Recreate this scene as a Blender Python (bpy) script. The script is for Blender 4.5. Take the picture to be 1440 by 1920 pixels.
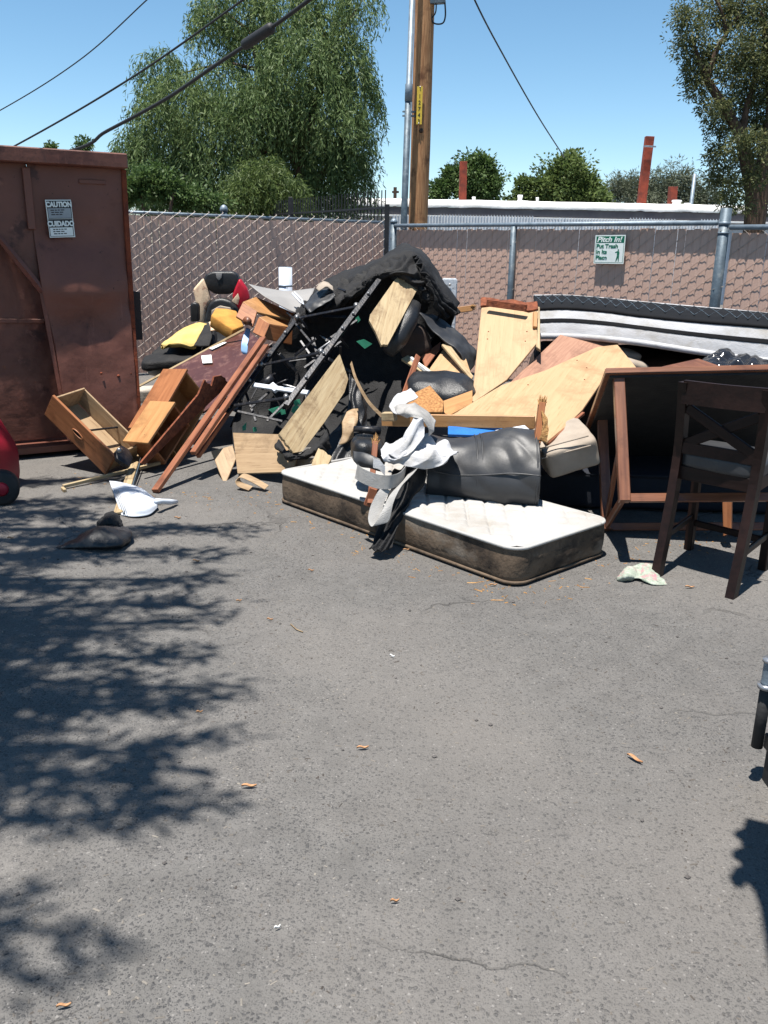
import bpy, bmesh, math, random
import numpy as np
from mathutils import Vector, Matrix, noise
random.seed(7); RNG = np.random.default_rng(11)
for o in list(bpy.data.objects): bpy.data.objects.remove(o)
S = bpy.context.scene; COL = S.collection
# ------------------------------------------------------------------ camera
F, HOR, CH, ROLL = 1650., 462., 1.55, .02          # focal length in photo pixels, horizon row, eye height, roll
_p = math.atan((960-HOR)/F)
FW = Vector((0, math.cos(_p), -math.sin(_p))); _u = Vector((0, math.sin(_p), math.cos(_p))); _r = Vector((1, 0, 0))
CR = _r*math.cos(ROLL)+_u*math.sin(ROLL); CU = _u*math.cos(ROLL)-_r*math.sin(ROLL); C0 = Vector((0, 0, CH))
cd = bpy.data.cameras.new('camera'); cam = bpy.data.objects.new('camera', cd); COL.objects.link(cam)
cd.sensor_fit = 'VERTICAL'; cd.sensor_height = 24; cd.lens = F/1920*24; cd.clip_start = .05; cd.clip_end = 2000
m = Matrix((CR, CU, -FW)).transposed().to_4x4(); m.translation = C0; cam.matrix_world = m
S.camera = cam; S.render.resolution_x = 768; S.render.resolution_y = 1024
# ------------------------------------------------------------------ sky and sun
SUN_EL = math.radians(78); LDIR = Vector((.67, .74, 0)).normalized()      # horizontal way the light travels
wd = bpy.data.worlds.new('World'); S.world = wd; wd.use_nodes = True
nt = wd.node_tree; bg = nt.nodes['Background']; sky = nt.nodes.new('ShaderNodeTexSky'); sky.sky_type = 'NISHITA'
sky.sun_disc = False; sky.sun_elevation = SUN_EL; sky.sun_rotation = math.atan2(-LDIR.x, -LDIR.y)
sky.altitude = 350; sky.air_density = .8; sky.dust_density = .0; sky.ozone_density = 1.3
hs = nt.nodes.new('ShaderNodeHueSaturation'); hs.inputs['Saturation'].default_value = 1.12; hs.inputs['Hue'].default_value = .488; nt.links.new(sky.outputs[0], hs.inputs['Color']); nt.links.new(hs.outputs[0], bg.inputs[0]); bg.inputs[1].default_value = .085
sl = bpy.data.lights.new('sun', 'SUN'); sl.energy = 5.0; sl.angle = math.radians(.53); sl.color = (1, .95, .88)
so = bpy.data.objects.new('sun', sl); COL.objects.link(so)
ld = Vector((LDIR.x*math.cos(SUN_EL), LDIR.y*math.cos(SUN_EL), -math.sin(SUN_EL)))
so.rotation_euler = ld.to_track_quat('-Z', 'Y').to_euler(); so.location = (0, 0, 20)
S.view_settings.view_transform = 'Standard'; S.view_settings.look = 'None'; S.view_settings.exposure = .97
S.render.engine = 'CYCLES'
# ------------------------------------------------------------------ photo pixel -> place
def ray(x, y): return FW*F+CR*(x-720)-CU*(y-960)
def G(x, y, z=0.): d = ray(x, y); return C0+d*((z-CH)/d.z)
def W(x, y, D): d = ray(x, y); return C0+d*(D/d.y)
def onplane(x, y, o, n): d = ray(x, y); return C0+d*((o-C0).dot(n)/d.dot(n))
def plane3(a, b, c):
    n = (b-a).cross(c-a).normalized()
    return a, n
def poly(pix, a, b, c):                              # pixel outline laid on the plane through three placed points
    o, n = plane3(W(*a), W(*b), W(*c)); return [onplane(x, y, o, n) for x, y in pix]
# ------------------------------------------------------------------ materials
def s2l(r, g=None, b=None):
    f = lambda c: ((c/255+.055)/1.055)**2.4 if c > 10 else c/255/12.92
    return (f(r), f(g), f(b))
def mat(name, c1, c2=None, scale=8, rough=.7, bump=.15, bscale=60, metal=0, stretch=(1, 1, 1), c3=None, s3=2, spec=.4, coat=0, thr=(.35, .65), bd=.01, sheen=0):
    m = bpy.data.materials.new(name); m.use_nodes = True; n = m.node_tree.nodes; l = m.node_tree.links
    b = n['Principled BSDF']; b.inputs['Roughness'].default_value = rough; b.inputs['Metallic'].default_value = metal
    b.inputs['Specular IOR Level'].default_value = spec; b.inputs['Coat Weight'].default_value = coat
    if sheen: b.inputs['Sheen Weight'].default_value = sheen
    tc = n.new('ShaderNodeTexCoord'); mp = n.new('ShaderNodeMapping'); mp.inputs['Scale'].default_value = stretch
    l.new(tc.outputs['Object'], mp.inputs[0])
    if c2 is None: c2 = tuple(x*.75 for x in c1)
    nz = n.new('ShaderNodeTexNoise'); nz.inputs['Scale'].default_value = scale; nz.inputs['Detail'].default_value = 6; nz.inputs['Roughness'].default_value = .6
    l.new(mp.outputs[0], nz.inputs['Vector'])
    mr = n.new('ShaderNodeMapRange'); mr.inputs[1].default_value = thr[0]; mr.inputs[2].default_value = thr[1]
    l.new(nz.outputs[0], mr.inputs[0])
    mx = n.new('ShaderNodeMix'); mx.data_type = 'RGBA'; mx.inputs[6].default_value = (*c1, 1); mx.inputs[7].default_value = (*c2, 1)
    l.new(mr.outputs[0], mx.inputs[0]); out = mx.outputs[2]
    if c3 is not None:
        n3 = n.new('ShaderNodeTexNoise'); n3.inputs['Scale'].default_value = s3; n3.inputs['Detail'].default_value = 8; n3.inputs['Roughness'].default_value = .7
        l.new(tc.outputs['Object'], n3.inputs['Vector'])
        r3 = n.new('ShaderNodeMapRange'); r3.inputs[1].default_value = .52; r3.inputs[2].default_value = .68; l.new(n3.outputs[0], r3.inputs[0])
        m3 = n.new('ShaderNodeMix'); m3.data_type = 'RGBA'; l.new(r3.outputs[0], m3.inputs[0]); l.new(out, m3.inputs[6]); m3.inputs[7].default_value = (*c3, 1)
        out = m3.outputs[2]
    l.new(out, b.inputs['Base Color'])
    if bump:
        nb = n.new('ShaderNodeTexNoise'); nb.inputs['Scale'].default_value = bscale; nb.inputs['Detail'].default_value = 4
        l.new(mp.outputs[0], nb.inputs['Vector'])
        bp = n.new('ShaderNodeBump'); bp.inputs['Strength'].default_value = bump; bp.inputs['Distance'].default_value = bd
        l.new(nb.outputs[0], bp.inputs['Height']); l.new(bp.outputs[0], b.inputs['Normal'])
    return m
def wood(name, c1, c2, rough=.6, g=1., c3=None, coat=0):
    if c3 is None: c3 = tuple(x*.72 for x in c2)
    return mat(name, c1, c2, scale=5*g, rough=rough, bump=.25, bscale=9*g, stretch=(.6, 9, 9), c3=c3, s3=3, coat=coat, bd=.004, thr=(.3, .7))
def rusty(m, cols):
    n = m.node_tree.nodes; l = m.node_tree.links; b = n['Principled BSDF']; src = b.inputs['Base Color'].links[0].from_socket
    for sc, st, lo, hi, c in cols:
        tc = n.new('ShaderNodeTexCoord'); mp = n.new('ShaderNodeMapping'); mp.inputs['Scale'].default_value = st; l.new(tc.outputs['Object'], mp.inputs[0]); z = n.new('ShaderNodeTexNoise'); z.inputs['Scale'].default_value = sc; z.inputs['Detail'].default_value = 9; z.inputs['Roughness'].default_value = .65; l.new(mp.outputs[0], z.inputs['Vector'])
        r = n.new('ShaderNodeMapRange'); r.inputs[1].default_value = lo; r.inputs[2].default_value = hi; r.inputs[4].default_value = .85; l.new(z.outputs[0], r.inputs[0]); k = n.new('ShaderNodeMix'); k.data_type = 'RGBA'; l.new(r.outputs[0], k.inputs[0]); l.new(src, k.inputs[6]); k.inputs[7].default_value = (*c, 1); src = k.outputs[2]
    l.new(src, b.inputs['Base Color'])
M = {}
M['ply'] = wood('plywood', s2l(174, 145, 110), s2l(160, 130, 96), .65, .6, c3=s2l(146, 116, 84))
M['plyred'] = wood('plywood_red', s2l(160, 122, 100), s2l(132, 94, 76), .7, 1.5)
M['pine'] = wood('pine', s2l(170, 153, 122), s2l(142, 120, 88), .8, 1.0, c3=s2l(108, 86, 62))
M['oak'] = wood('oak', s2l(158, 104, 68), s2l(124, 76, 46), .45, 1.0)
M['oakpale'] = wood('oak_pale', s2l(176, 132, 86), s2l(152, 108, 66), .5, .7)
M['drawerin'] = wood('drawer_inside', s2l(164, 140, 110), s2l(138, 114, 86), .6, .8)
M['cherry'] = wood('cherry', s2l(126, 82, 58), s2l(92, 56, 40), .4, .9, coat=.2)
M['redwood'] = wood('redwood', s2l(146, 92, 64), s2l(108, 62, 42), .6, 1.2)
M['espresso'] = wood('espresso', s2l(34, 21, 18), s2l(22, 13, 11), .45, .8, c3=s2l(44, 28, 24))
M['espresso'].node_tree.nodes['Principled BSDF'].inputs['Specular IOR Level'].default_value = .2
M['darkpanel'] = mat('dark_laminate', s2l(84, 52, 46), s2l(70, 42, 38), 3, .35, .05, c3=s2l(120, 88, 78), s3=9)
rusty(M['ply'], ((14, (.35, 6, 6), .55, .66, s2l(150, 116, 80)), (40, (1, 1, 1), .68, .72, s2l(120, 92, 64))))
rusty(M['pine'], ((14, (.35, 6, 6), .55, .66, s2l(96, 80, 62)), (40, (1, 1, 1), .68, .72, s2l(76, 64, 49))))
rusty(M['oak'], ((14, (.35, 6, 6), .6, .68, s2l(84, 50, 32)), (40, (1, 1, 1), .68, .72, s2l(67, 40, 25))))
rusty(M['drawerin'], ((14, (.35, 6, 6), .55, .66, s2l(110, 86, 62)), (40, (1, 1, 1), .68, .72, s2l(88, 68, 49))))
rusty(M['redwood'], ((14, (.35, 6, 6), .6, .68, s2l(84, 52, 38)), (40, (1, 1, 1), .68, .72, s2l(67, 41, 30))))
rusty(M['oakpale'], ((14, (.35, 6, 6), .6, .68, s2l(120, 82, 50)), (40, (1, 1, 1), .68, .72, s2l(96, 65, 40))))
rusty(M['darkpanel'], ((14, (.35, 6, 6), .6, .68, s2l(130, 100, 90)), (40, (1, 1, 1), .68, .72, s2l(104, 80, 72))))
M['board'] = mat('fibreboard', s2l(172, 128, 80), s2l(120, 78, 42), 60, .9, .5, 90)
M['fray'] = mat('frayed_board', s2l(132, 74, 48), s2l(86, 44, 28), 25, .9, .8, 40)
M['splint'] = mat('splintered_pine', s2l(186, 146, 92), s2l(120, 78, 44), 30, .9, .8, 60, stretch=(.5, 6, 6))
M['blackfab'] = mat('black_fabric', (.005, .005, .006), (.009, .009, .010), 20, .8, .6, 90, c3=(.022, .021, .02), s3=4)
M['blackleather'] = mat('black_leather', (.009, .0095, .011), (.015, .0155, .017), 12, .4, .35, 160, c3=(.03, .029, .028), s3=6, spec=.5)
M['greyleather'] = mat('charcoal_leather', (.022, .023, .026), (.031, .032, .035), 8, .5, .1, 40, c3=(.045, .044, .042), s3=5, spec=.5)
M['metalblack'] = mat('black_steel', (.007, .008, .012), (.014, .015, .019), 20, .4, .15, 60, metal=.3, c3=(.05, .045, .042), s3=25)
M['bolt'] = mat('zinc', (.3, .3, .31), (.18, .18, .18), 30, .4, .1, metal=.8)
M['whiteplastic'] = mat('white_plastic', s2l(200, 206, 214), s2l(184, 190, 200), 6, .55, .05)
M['whitefab'] = mat('white_fabric', s2l(178, 179, 182), s2l(164, 164, 166), 4, .85, .3, 120, c3=s2l(150, 147, 142), s3=3)
M['ticking'] = mat('mattress_ticking', s2l(163, 162, 160), s2l(156, 154, 151), 3, .8, .2, 200, c3=s2l(146, 141, 134), s3=2.2)
M['dirty'] = mat('dirty_mattress_side', s2l(106, 90, 74), s2l(68, 56, 45), 4, .85, .4, 40, c3=s2l(34, 28, 23), s3=5)
rusty(M['dirty'], ((7, (1, 1, 3), .56, .66, s2l(34, 28, 23)), (2.2, (1, 1, 2), .56, .66, s2l(112, 103, 93))))
M['strapgrey'] = mat('grey_webbing', s2l(158, 156, 153), s2l(138, 136, 133), 14, .7, .4, 200)
M['foam'] = mat('yellow_foam', s2l(200, 176, 112), s2l(186, 158, 92), 6, .95, .3, 150)
M['foamdark'] = mat('aged_foam', s2l(186, 138, 66), s2l(160, 112, 50), 7, .95, .4, 120)
M['beige'] = mat('beige_fabric', s2l(158, 147, 134), s2l(138, 127, 115), 6, .85, .2, 200)
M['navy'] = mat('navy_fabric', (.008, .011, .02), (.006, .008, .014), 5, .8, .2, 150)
M['charcoalfab'] = mat('charcoal_quilt', (.006, .0065, .008), (.009, .0095, .011), 6, .85, .3, 200, spec=.15)
M['red'] = mat('red_leather', s2l(178, 28, 48), s2l(140, 18, 34), 6, .4, .2, 120)
M['peel'] = mat('peeled_leather', s2l(222, 198, 168), s2l(205, 176, 146), 8, .9, .2, 120, c3=s2l(120, 30, 34), s3=9)
M['toyred'] = mat('red_toy_plastic', s2l(150, 22, 44), s2l(128, 18, 36), 4, .45, .05)
M['rubber'] = mat('black_rubber', (.012, .012, .013), (.02, .02, .02), 12, .7, .2)
M['greyboard'] = mat('grey_laminate', s2l(140, 138, 136), s2l(130, 128, 126), 3, .6, .05)
M['galv'] = mat('galvanised_steel', s2l(128, 140, 150), s2l(104, 116, 126), 14, .5, .1, 80, metal=.35)
M['galvdark'] = mat('weathered_steel', s2l(84, 98, 108), s2l(66, 78, 88), 14, .55, .15, 60, metal=.3, c3=s2l(110, 118, 122), s3=9)
M['wire'] = mat('wire_steel', s2l(176, 168, 160), s2l(150, 142, 136), 30, .5, 0, metal=.2)
M['slat'] = mat('slat_plastic', s2l(197, 166, 150), s2l(184, 152, 136), 5, .65, .08, 90, stretch=(30, 30, 1))
M['dump'] = mat('dumpster_paint', s2l(112, 70, 58), s2l(98, 60, 49), 2.5, .5, .2, 9, c3=s2l(74, 38, 31), s3=1.6, bd=.03)
rusty(M['dump'], ((2.2, (3, 3, .5), .58, .7, s2l(140, 92, 78)), (3.1, (1, 1, 1), .6, .66, s2l(58, 30, 26)), (9, (1, 1, .25), .64, .7, s2l(122, 70, 44)), (26, (1, 1, 1), .66, .7, s2l(40, 22, 20))))
M['dumprust'] = mat('dumpster_rust', s2l(128, 62, 34), s2l(92, 42, 26), 9, .85, .3, 40, c3=s2l(60, 32, 26), s3=4)
M['dumpblack'] = mat('dumpster_black', (.018, .013, .012), (.03, .022, .02), 9, .7, .2, 30)
M['rustpost'] = mat('rusty_steel', s2l(130, 54, 34), s2l(100, 40, 26), 4, .8, .3, 30, c3=s2l(78, 34, 26), s3=2)
M['white'] = mat('white_paint', s2l(232, 232, 230), s2l(220, 220, 218), 2, .6, .05)
M['roofwhite'] = mat('white_roof_coating', s2l(236, 234, 230), s2l(222, 220, 216), 3, .7, .4, 4, bd=.05)
M['siding'] = mat('white_siding', s2l(205, 210, 216), s2l(192, 198, 205), 2, .5, .05)
M['fascia'] = mat('grey_fascia', s2l(120, 112, 112), s2l(104, 96, 98), 3, .6, .05)
M['polewood'] = wood('pole_wood', s2l(186, 140, 98), s2l(122, 82, 52), .85, 1.6, c3=s2l(92, 58, 36))
M['concrete'] = mat('concrete', s2l(176, 168, 158), s2l(150, 143, 134), 12, .9, .4, 40)
M['chip'] = mat('peeling_white_paint', s2l(216, 219, 222), s2l(198, 202, 206), 8, .6, .2, 40, c3=s2l(60, 58, 58), s3=14)
M['pvc'] = mat('pale_grey_pipe', s2l(190, 198, 210), s2l(172, 180, 194), 8, .6, .1, 40)
M['iron'] = mat('black_iron', (.012, .012, .014), (.02, .02, .022), 9, .5, .05)
M['cable'] = mat('black_cable', (.014, .014, .016), (.022, .022, .024), 9, .6, .05)
M['signwhite'] = mat('sign_white', s2l(226, 232, 228), s2l(212, 220, 216), 6, .4, .02)
M['signgreen'] = mat('sign_green', s2l(0, 104, 78), s2l(0, 92, 68), 6, .4, .02)
M['signblack'] = mat('sign_black', (.012, .012, .016), (.016, .016, .02), 6, .4, .02)
M['signgrey'] = mat('sign_grey', s2l(150, 158, 162), s2l(135, 143, 148), 8, .5, .02)
M['yellow'] = mat('yellow_tag', s2l(226, 196, 70), s2l(206, 172, 60), 9, .5, .05)
M['bag'] = mat('black_plastic_bag', (.012, .012, .014), (.018, .018, .02), 6, .16, .5, 18, spec=.6, bd=.03)
M['blueplastic'] = mat('blue_plastic', s2l(40, 110, 180), s2l(30, 90, 160), 6, .4, .02)
M['bluepale'] = mat('pale_blue_plastic', s2l(140, 176, 214), s2l(120, 158, 200), 6, .4, .02)
M['green'] = mat('green_webbing', s2l(60, 150, 118), s2l(48, 128, 100), 9, .7, .1)
M['rag'] = mat('floral_rag', s2l(158, 164, 152), s2l(120, 132, 118), 60, .9, .3, 150, c3=s2l(176, 110, 124), s3=22)
M['leafdry'] = mat('dry_leaf', s2l(176, 136, 100), s2l(140, 98, 66), 60, .8, .2, 90)
M['litter'] = mat('ground_litter', s2l(128, 122, 114), s2l(70, 64, 60), 3, .9, 0, thr=(.4, .6))
M['stone'] = mat('pebble', s2l(96, 92, 90), s2l(70, 66, 64), 9, .8, .2)
M['silver'] = mat('silver_trim', s2l(170, 172, 176), s2l(150, 152, 156), 9, .3, .02, metal=.7)
M['brownsofa'] = mat('dark_brown_fabric', s2l(62, 50, 44), s2l(50, 40, 36), 6, .85, .3, 120)
def leafmat(name, c1, c2, c3, trans=.25):
    m = bpy.data.materials.new(name); m.use_nodes = True; n = m.node_tree.nodes; l = m.node_tree.links; b = n['Principled BSDF']
    at = n.new('ShaderNodeAttribute'); at.attribute_name = 'tone'
    cr = n.new('ShaderNodeValToRGB'); e = cr.color_ramp.elements; e[0].color = (*c1, 1); e[1].color = (*c3, 1); e.new(.5).color = (*c2, 1)
    l.new(at.outputs['Fac'], cr.inputs[0]); l.new(cr.outputs[0], b.inputs['Base Color']); b.inputs['Roughness'].default_value = .55
    b.inputs['Specular IOR Level'].default_value = .3
    tr = n.new('ShaderNodeBsdfTranslucent'); l.new(cr.outputs[0], tr.inputs[0]); ms = n.new('ShaderNodeMixShader'); ms.inputs[0].default_value = trans
    l.new(b.outputs[0], ms.inputs[1]); l.new(tr.outputs[0], ms.inputs[2]); l.new(ms.outputs[0], n['Material Output'].inputs[0])
    return m
M['willow'] = leafmat('willow_leaf', (.07, .115, .04), (.125, .185, .068), (.20, .26, .10), .42)
M['lime'] = leafmat('lime_leaf', (.065, .10, .03), (.105, .15, .042), (.15, .19, .06), .35)
M['gum'] = leafmat('gum_leaf', (.06, .08, .035), (.10, .12, .05), (.18, .17, .06), .4)
M['bush'] = leafmat('bush_leaf', (.04, .08, .02), (.075, .125, .035), (.12, .17, .06), .3)
M['dusty'] = leafmat('dusty_leaf', (.085, .10, .06), (.12, .14, .09), (.17, .18, .12), .25)
M['bark'] = mat('bark', s2l(92, 74, 60), s2l(60, 47, 38), 6, .9, .6, 25, stretch=(4, 4, 1))
# ------------------------------------------------------------------ builders
def link(o, parent=None):
    COL.objects.link(o)
    if parent is not None:
        o.parent = parent; o.matrix_parent_inverse = parent.matrix_world.inverted()
    return o
def mk(name, v, f, mt, parent=None, mw=None, smooth=False):
    me = bpy.data.meshes.new(name); me.from_pydata([tuple(x) for x in v], [], f); me.update()
    if smooth: me.polygons.foreach_set('use_smooth', [True]*len(me.polygons))
    me.materials.append(M[mt] if isinstance(mt, str) else mt)
    o = bpy.data.objects.new(name, me)
    if mw is not None: o.matrix_world = mw
    return link(o, parent)
def bmk(name, bm, mt, parent=None, mw=None, smooth=False):
    bmesh.ops.recalc_face_normals(bm, faces=bm.faces)
    me = bpy.data.meshes.new(name); bm.to_mesh(me); bm.free()
    if smooth: me.polygons.foreach_set('use_smooth', [True]*len(me.polygons))
    me.materials.append(M[mt] if isinstance(mt, str) else mt)
    o = bpy.data.objects.new(name, me)
    if mw is not None: o.matrix_world = mw
    return link(o, parent)
def tag(o, label, cat, group=None):
    o['label'] = label; o['category'] = cat
    if group: o['group'] = group
    return o
def thing(name, label, cat, loc, group=None):
    o = bpy.data.objects.new(name, None); o.empty_display_size = .1; o.matrix_world = Matrix.Translation(loc); COL.objects.link(o)
    return tag(o, label, cat, group)
def frame(o, x, z):                                    # right-handed matrix with x along x, z near z
    x = Vector(x).normalized(); z = Vector(z); y = z.cross(x).normalized(); z = x.cross(y)
    mm = Matrix((x, y, z)).transposed().to_4x4(); mm.translation = o; return mm
def board(name, pts, th, mt, parent=None, bev=.003, axis=None, jag=0):
    """flat piece: outline pts (front face, as seen from the camera), given real thickness behind it"""
    pts = [Vector(p) for p in pts]; c = sum(pts, Vector())/len(pts)
    n = Vector()
    for i in range(len(pts)): n += (pts[i]-c).cross(pts[(i+1) % len(pts)]-c)
    n.normalize()
    if n.dot(C0-c) < 0: n = -n
    if axis is None:
        e = max(((pts[(i+1) % len(pts)]-pts[i]) for i in range(len(pts))), key=lambda d: d.length); axis = e
    axis = Vector(axis); mw = frame(c, axis-n*axis.dot(n), n); inv = mw.inverted()
    q = [inv @ p for p in pts]
    if jag:
        r = []
        for i in range(len(q)):
            a, b = q[i], q[(i+1) % len(q)]; r.append(a); k = int((b-a).length/jag)
            if abs((b-a).normalized().x) < .6:
                for j in range(1, k): r.append(a.lerp(b, j/k)+Vector((random.uniform(-1, 1)*jag*.7, 0, 0)))
        q = r
    bm = bmesh.new(); vs = [bm.verts.new((p.x, p.y, 0)) for p in q]; f = bm.faces.new(vs)
    ex = bmesh.ops.extrude_face_region(bm, geom=[f]); bmesh.ops.translate(bm, vec=(0, 0, -th), verts=[e for e in ex['geom'] if isinstance(e, bmesh.types.BMVert)])
    if bev and not jag: bmesh.ops.bevel(bm, geom=bm.edges[:], offset=min(bev, th*.3), segments=1, affect='EDGES')
    return bmk(name, bm, mt, parent, mw)
def bar(name, a, b, w, t, mt, parent=None, up=(0, 0, 1), bev=.003, twist=0):
    a, b = Vector(a), Vector(b); x = b-a; up = Vector(up)
    if x.normalized().cross(up).length < .1: up = Vector((0, 1, 0))
    mw = frame((a+b)/2, x, up)
    if twist: mw = mw @ Matrix.Rotation(twist, 4, 'X')
    bm = bmesh.new(); bmesh.ops.create_cube(bm, size=1); bmesh.ops.scale(bm, vec=(x.length, w, t), verts=bm.verts)
    if bev: bmesh.ops.bevel(bm, geom=bm.edges[:], offset=min(bev, w*.3, t*.3), segments=1, affect='EDGES')
    return bmk(name, bm, mt, parent, mw)
def tube_data(pts, r, res=8, caps=True):
    pts = [Vector(p) for p in pts]; n = len(pts); rr = r if hasattr(r, '__len__') else [r]*n; v = []; f = []
    t = (pts[1]-pts[0]).normalized(); u = t.cross(Vector((.31, .17, .93))).normalized()
    for i, p in enumerate(pts):
        t = (pts[min(i+1, n-1)]-pts[max(i-1, 0)]).normalized(); u = (u-t*u.dot(t)).normalized(); w = t.cross(u)
        for k in range(res):
            a = 2*math.pi*k/res; v.append(p+(u*math.cos(a)+w*math.sin(a))*rr[i])
    for i in range(n-1):
        for k in range(res): f.append((i*res+k, i*res+(k+1) % res, (i+1)*res+(k+1) % res, (i+1)*res+k))
    if caps: f.append(tuple(range(res))[::-1]); f.append(tuple(range((n-1)*res, n*res)))
    return v, f
def tube(name, pts, r, mt, parent=None, res=8, smooth=True):
    pts = [Vector(p) for p in pts]; c = pts[0]
    v, f = tube_data([p-c for p in pts], r, res); o = mk(name, v, f, mt, parent, Matrix.Translation(c), smooth)
    return o
def crom(P, n):                                        # Catmull-Rom through rows of an array
    P = np.asarray(P, float); k = len(P)
    if k == 1: return np.repeat(P, n, 0)
    Q = np.concatenate([[2*P[0]-P[1]], P, [2*P[-1]-P[-2]]]); out = []
    for t in np.linspace(0, k-1, n):
        i = min(int(t), k-2); u = t-i; a, b, c, d = Q[i:i+4]
        out.append(.5*(2*b+(c-a)*u+(2*a-5*b+4*c-d)*u*u+(3*b-a-3*c+d)*u**3))
    return np.array(out)
def net(name, rows, mt, th=.006, nu=40, nv=40, amp=.01, freq=6, parent=None, ridge=False, pleat=None):
    """soft sheet through a control net of placed points"""
    A = np.array([[tuple(p) for p in r] for r in rows]); c = A.reshape(-1, 3).mean(0); A = A-c
    B = np.stack([crom(A[i], nu) for i in range(len(A))]); D = crom(B.reshape(len(A), -1), nv).reshape(nv, nu, 3)
    du = np.gradient(D, axis=1); dv = np.gradient(D, axis=0); N = np.cross(du, dv); N /= np.linalg.norm(N, axis=2, keepdims=True)+1e-9
    for i in range(nv):
        for j in range(nu):
            p = Vector(D[i, j]+c)
            h = noise.noise(p*freq)+.5*noise.noise(p*freq*2.3)
            if ridge: h = .9-2*abs(noise.noise(p*freq))+.4*noise.noise(p*freq*3)
            D[i, j] += N[i, j]*h*amp
            if pleat:
                k_, a_, sl_ = pleat; D[i, j] += N[i, j]*a_*(abs(math.sin(math.pi*(k_*(j/(nu-1)+sl_*i/(nv-1))+.7*noise.noise(p*5))))-.5)
    v = D.reshape(-1, 3); f = [(i*nu+j, i*nu+j+1, (i+1)*nu+j+1, (i+1)*nu+j) for i in range(nv-1) for j in range(nu-1)]
    o = mk(name, v, f, mt, parent, Matrix.Translation(Vector(c)), True)
    if th:
        s = o.modifiers.new('thick', 'SOLIDIFY'); s.thickness = th; s.offset = 0
    return o
def puff(name, c, X, Y, Z, mt, parent=None, p=4, n=18, amp=.01, freq=7, pinch=0, ridge=False):
    """soft cushion: rounded block with half-axes X, Y, Z"""
    c, X, Y, Z = Vector(c), Vector(X), Vector(Y), Vector(Z)
    bm = bmesh.new(); bmesh.ops.create_cube(bm, size=2); bmesh.ops.subdivide_edges(bm, edges=bm.edges[:], cuts=n, use_grid_fill=True)
    for v in bm.verts:
        q = v.co; k = (abs(q.x)**p+abs(q.y)**p+abs(q.z)**p)**(1/p); q = q/k
        w = X*q.x+Y*q.y+Z*q.z*(1-pinch*(max(abs(q.x), abs(q.y))**3))
        pw = c+w; h = noise.noise(pw*freq)+.5*noise.noise(pw*freq*2.1)
        if ridge: h = .8-2*abs(noise.noise(pw*freq))
        nn = (X*q.x/X.length_squared+Y*q.y/Y.length_squared+Z*q.z/Z.length_squared).normalized()
        v.co = w+nn*h*amp
    return bmk(name, bm, mt, parent, Matrix.Translation(c), True)
def pad(name, pts, th, mt, parent=None, r=None, seg=4):
    """padded shape with a traced outline and rounded edges"""
    pts = [Vector(p) for p in pts]; c = sum(pts, Vector())/len(pts); n = Vector()
    for i in range(len(pts)): n += (pts[i]-c).cross(pts[(i+1) % len(pts)]-c)
    n.normalize()
    if n.dot(C0-c) < 0: n = -n
    mw = frame(c, pts[1]-pts[0]-n*(pts[1]-pts[0]).dot(n), n); inv = mw.inverted()
    bm = bmesh.new(); f = bm.faces.new([bm.verts.new(((inv @ p).x, (inv @ p).y, 0)) for p in pts])
    ex = bmesh.ops.extrude_face_region(bm, geom=[f]); bmesh.ops.translate(bm, vec=(0, 0, -th), verts=[e for e in ex['geom'] if isinstance(e, bmesh.types.BMVert)])
    bmesh.ops.bevel(bm, geom=bm.edges[:], offset=r or th*.42, segments=seg, affect='EDGES', profile=.5, clamp_overlap=True)
    return bmk(name, bm, mt, parent, mw, True)
def text(name, body, size, mt, mw, parent=None, align='LEFT', shear=0, bold=0, sx=1):
    cu = bpy.data.curves.new(name, 'FONT'); cu.body = body; cu.size = size; cu.align_x = align; cu.shear = shear; cu.offset = bold; cu.extrude = .0008
    t = bpy.data.objects.new(name, cu); COL.objects.link(t); dg = bpy.context.evaluated_depsgraph_get()
    me = bpy.data.meshes.new_from_object(t.evaluated_get(dg)); bpy.data.objects.remove(t)
    if sx != 1:
        for v in me.vertices: v.co.x *= sx
    me.materials.clear(); me.materials.append(M[mt]); o = bpy.data.objects.new(name, me); o.matrix_world = mw
    return link(o, parent)
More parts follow.
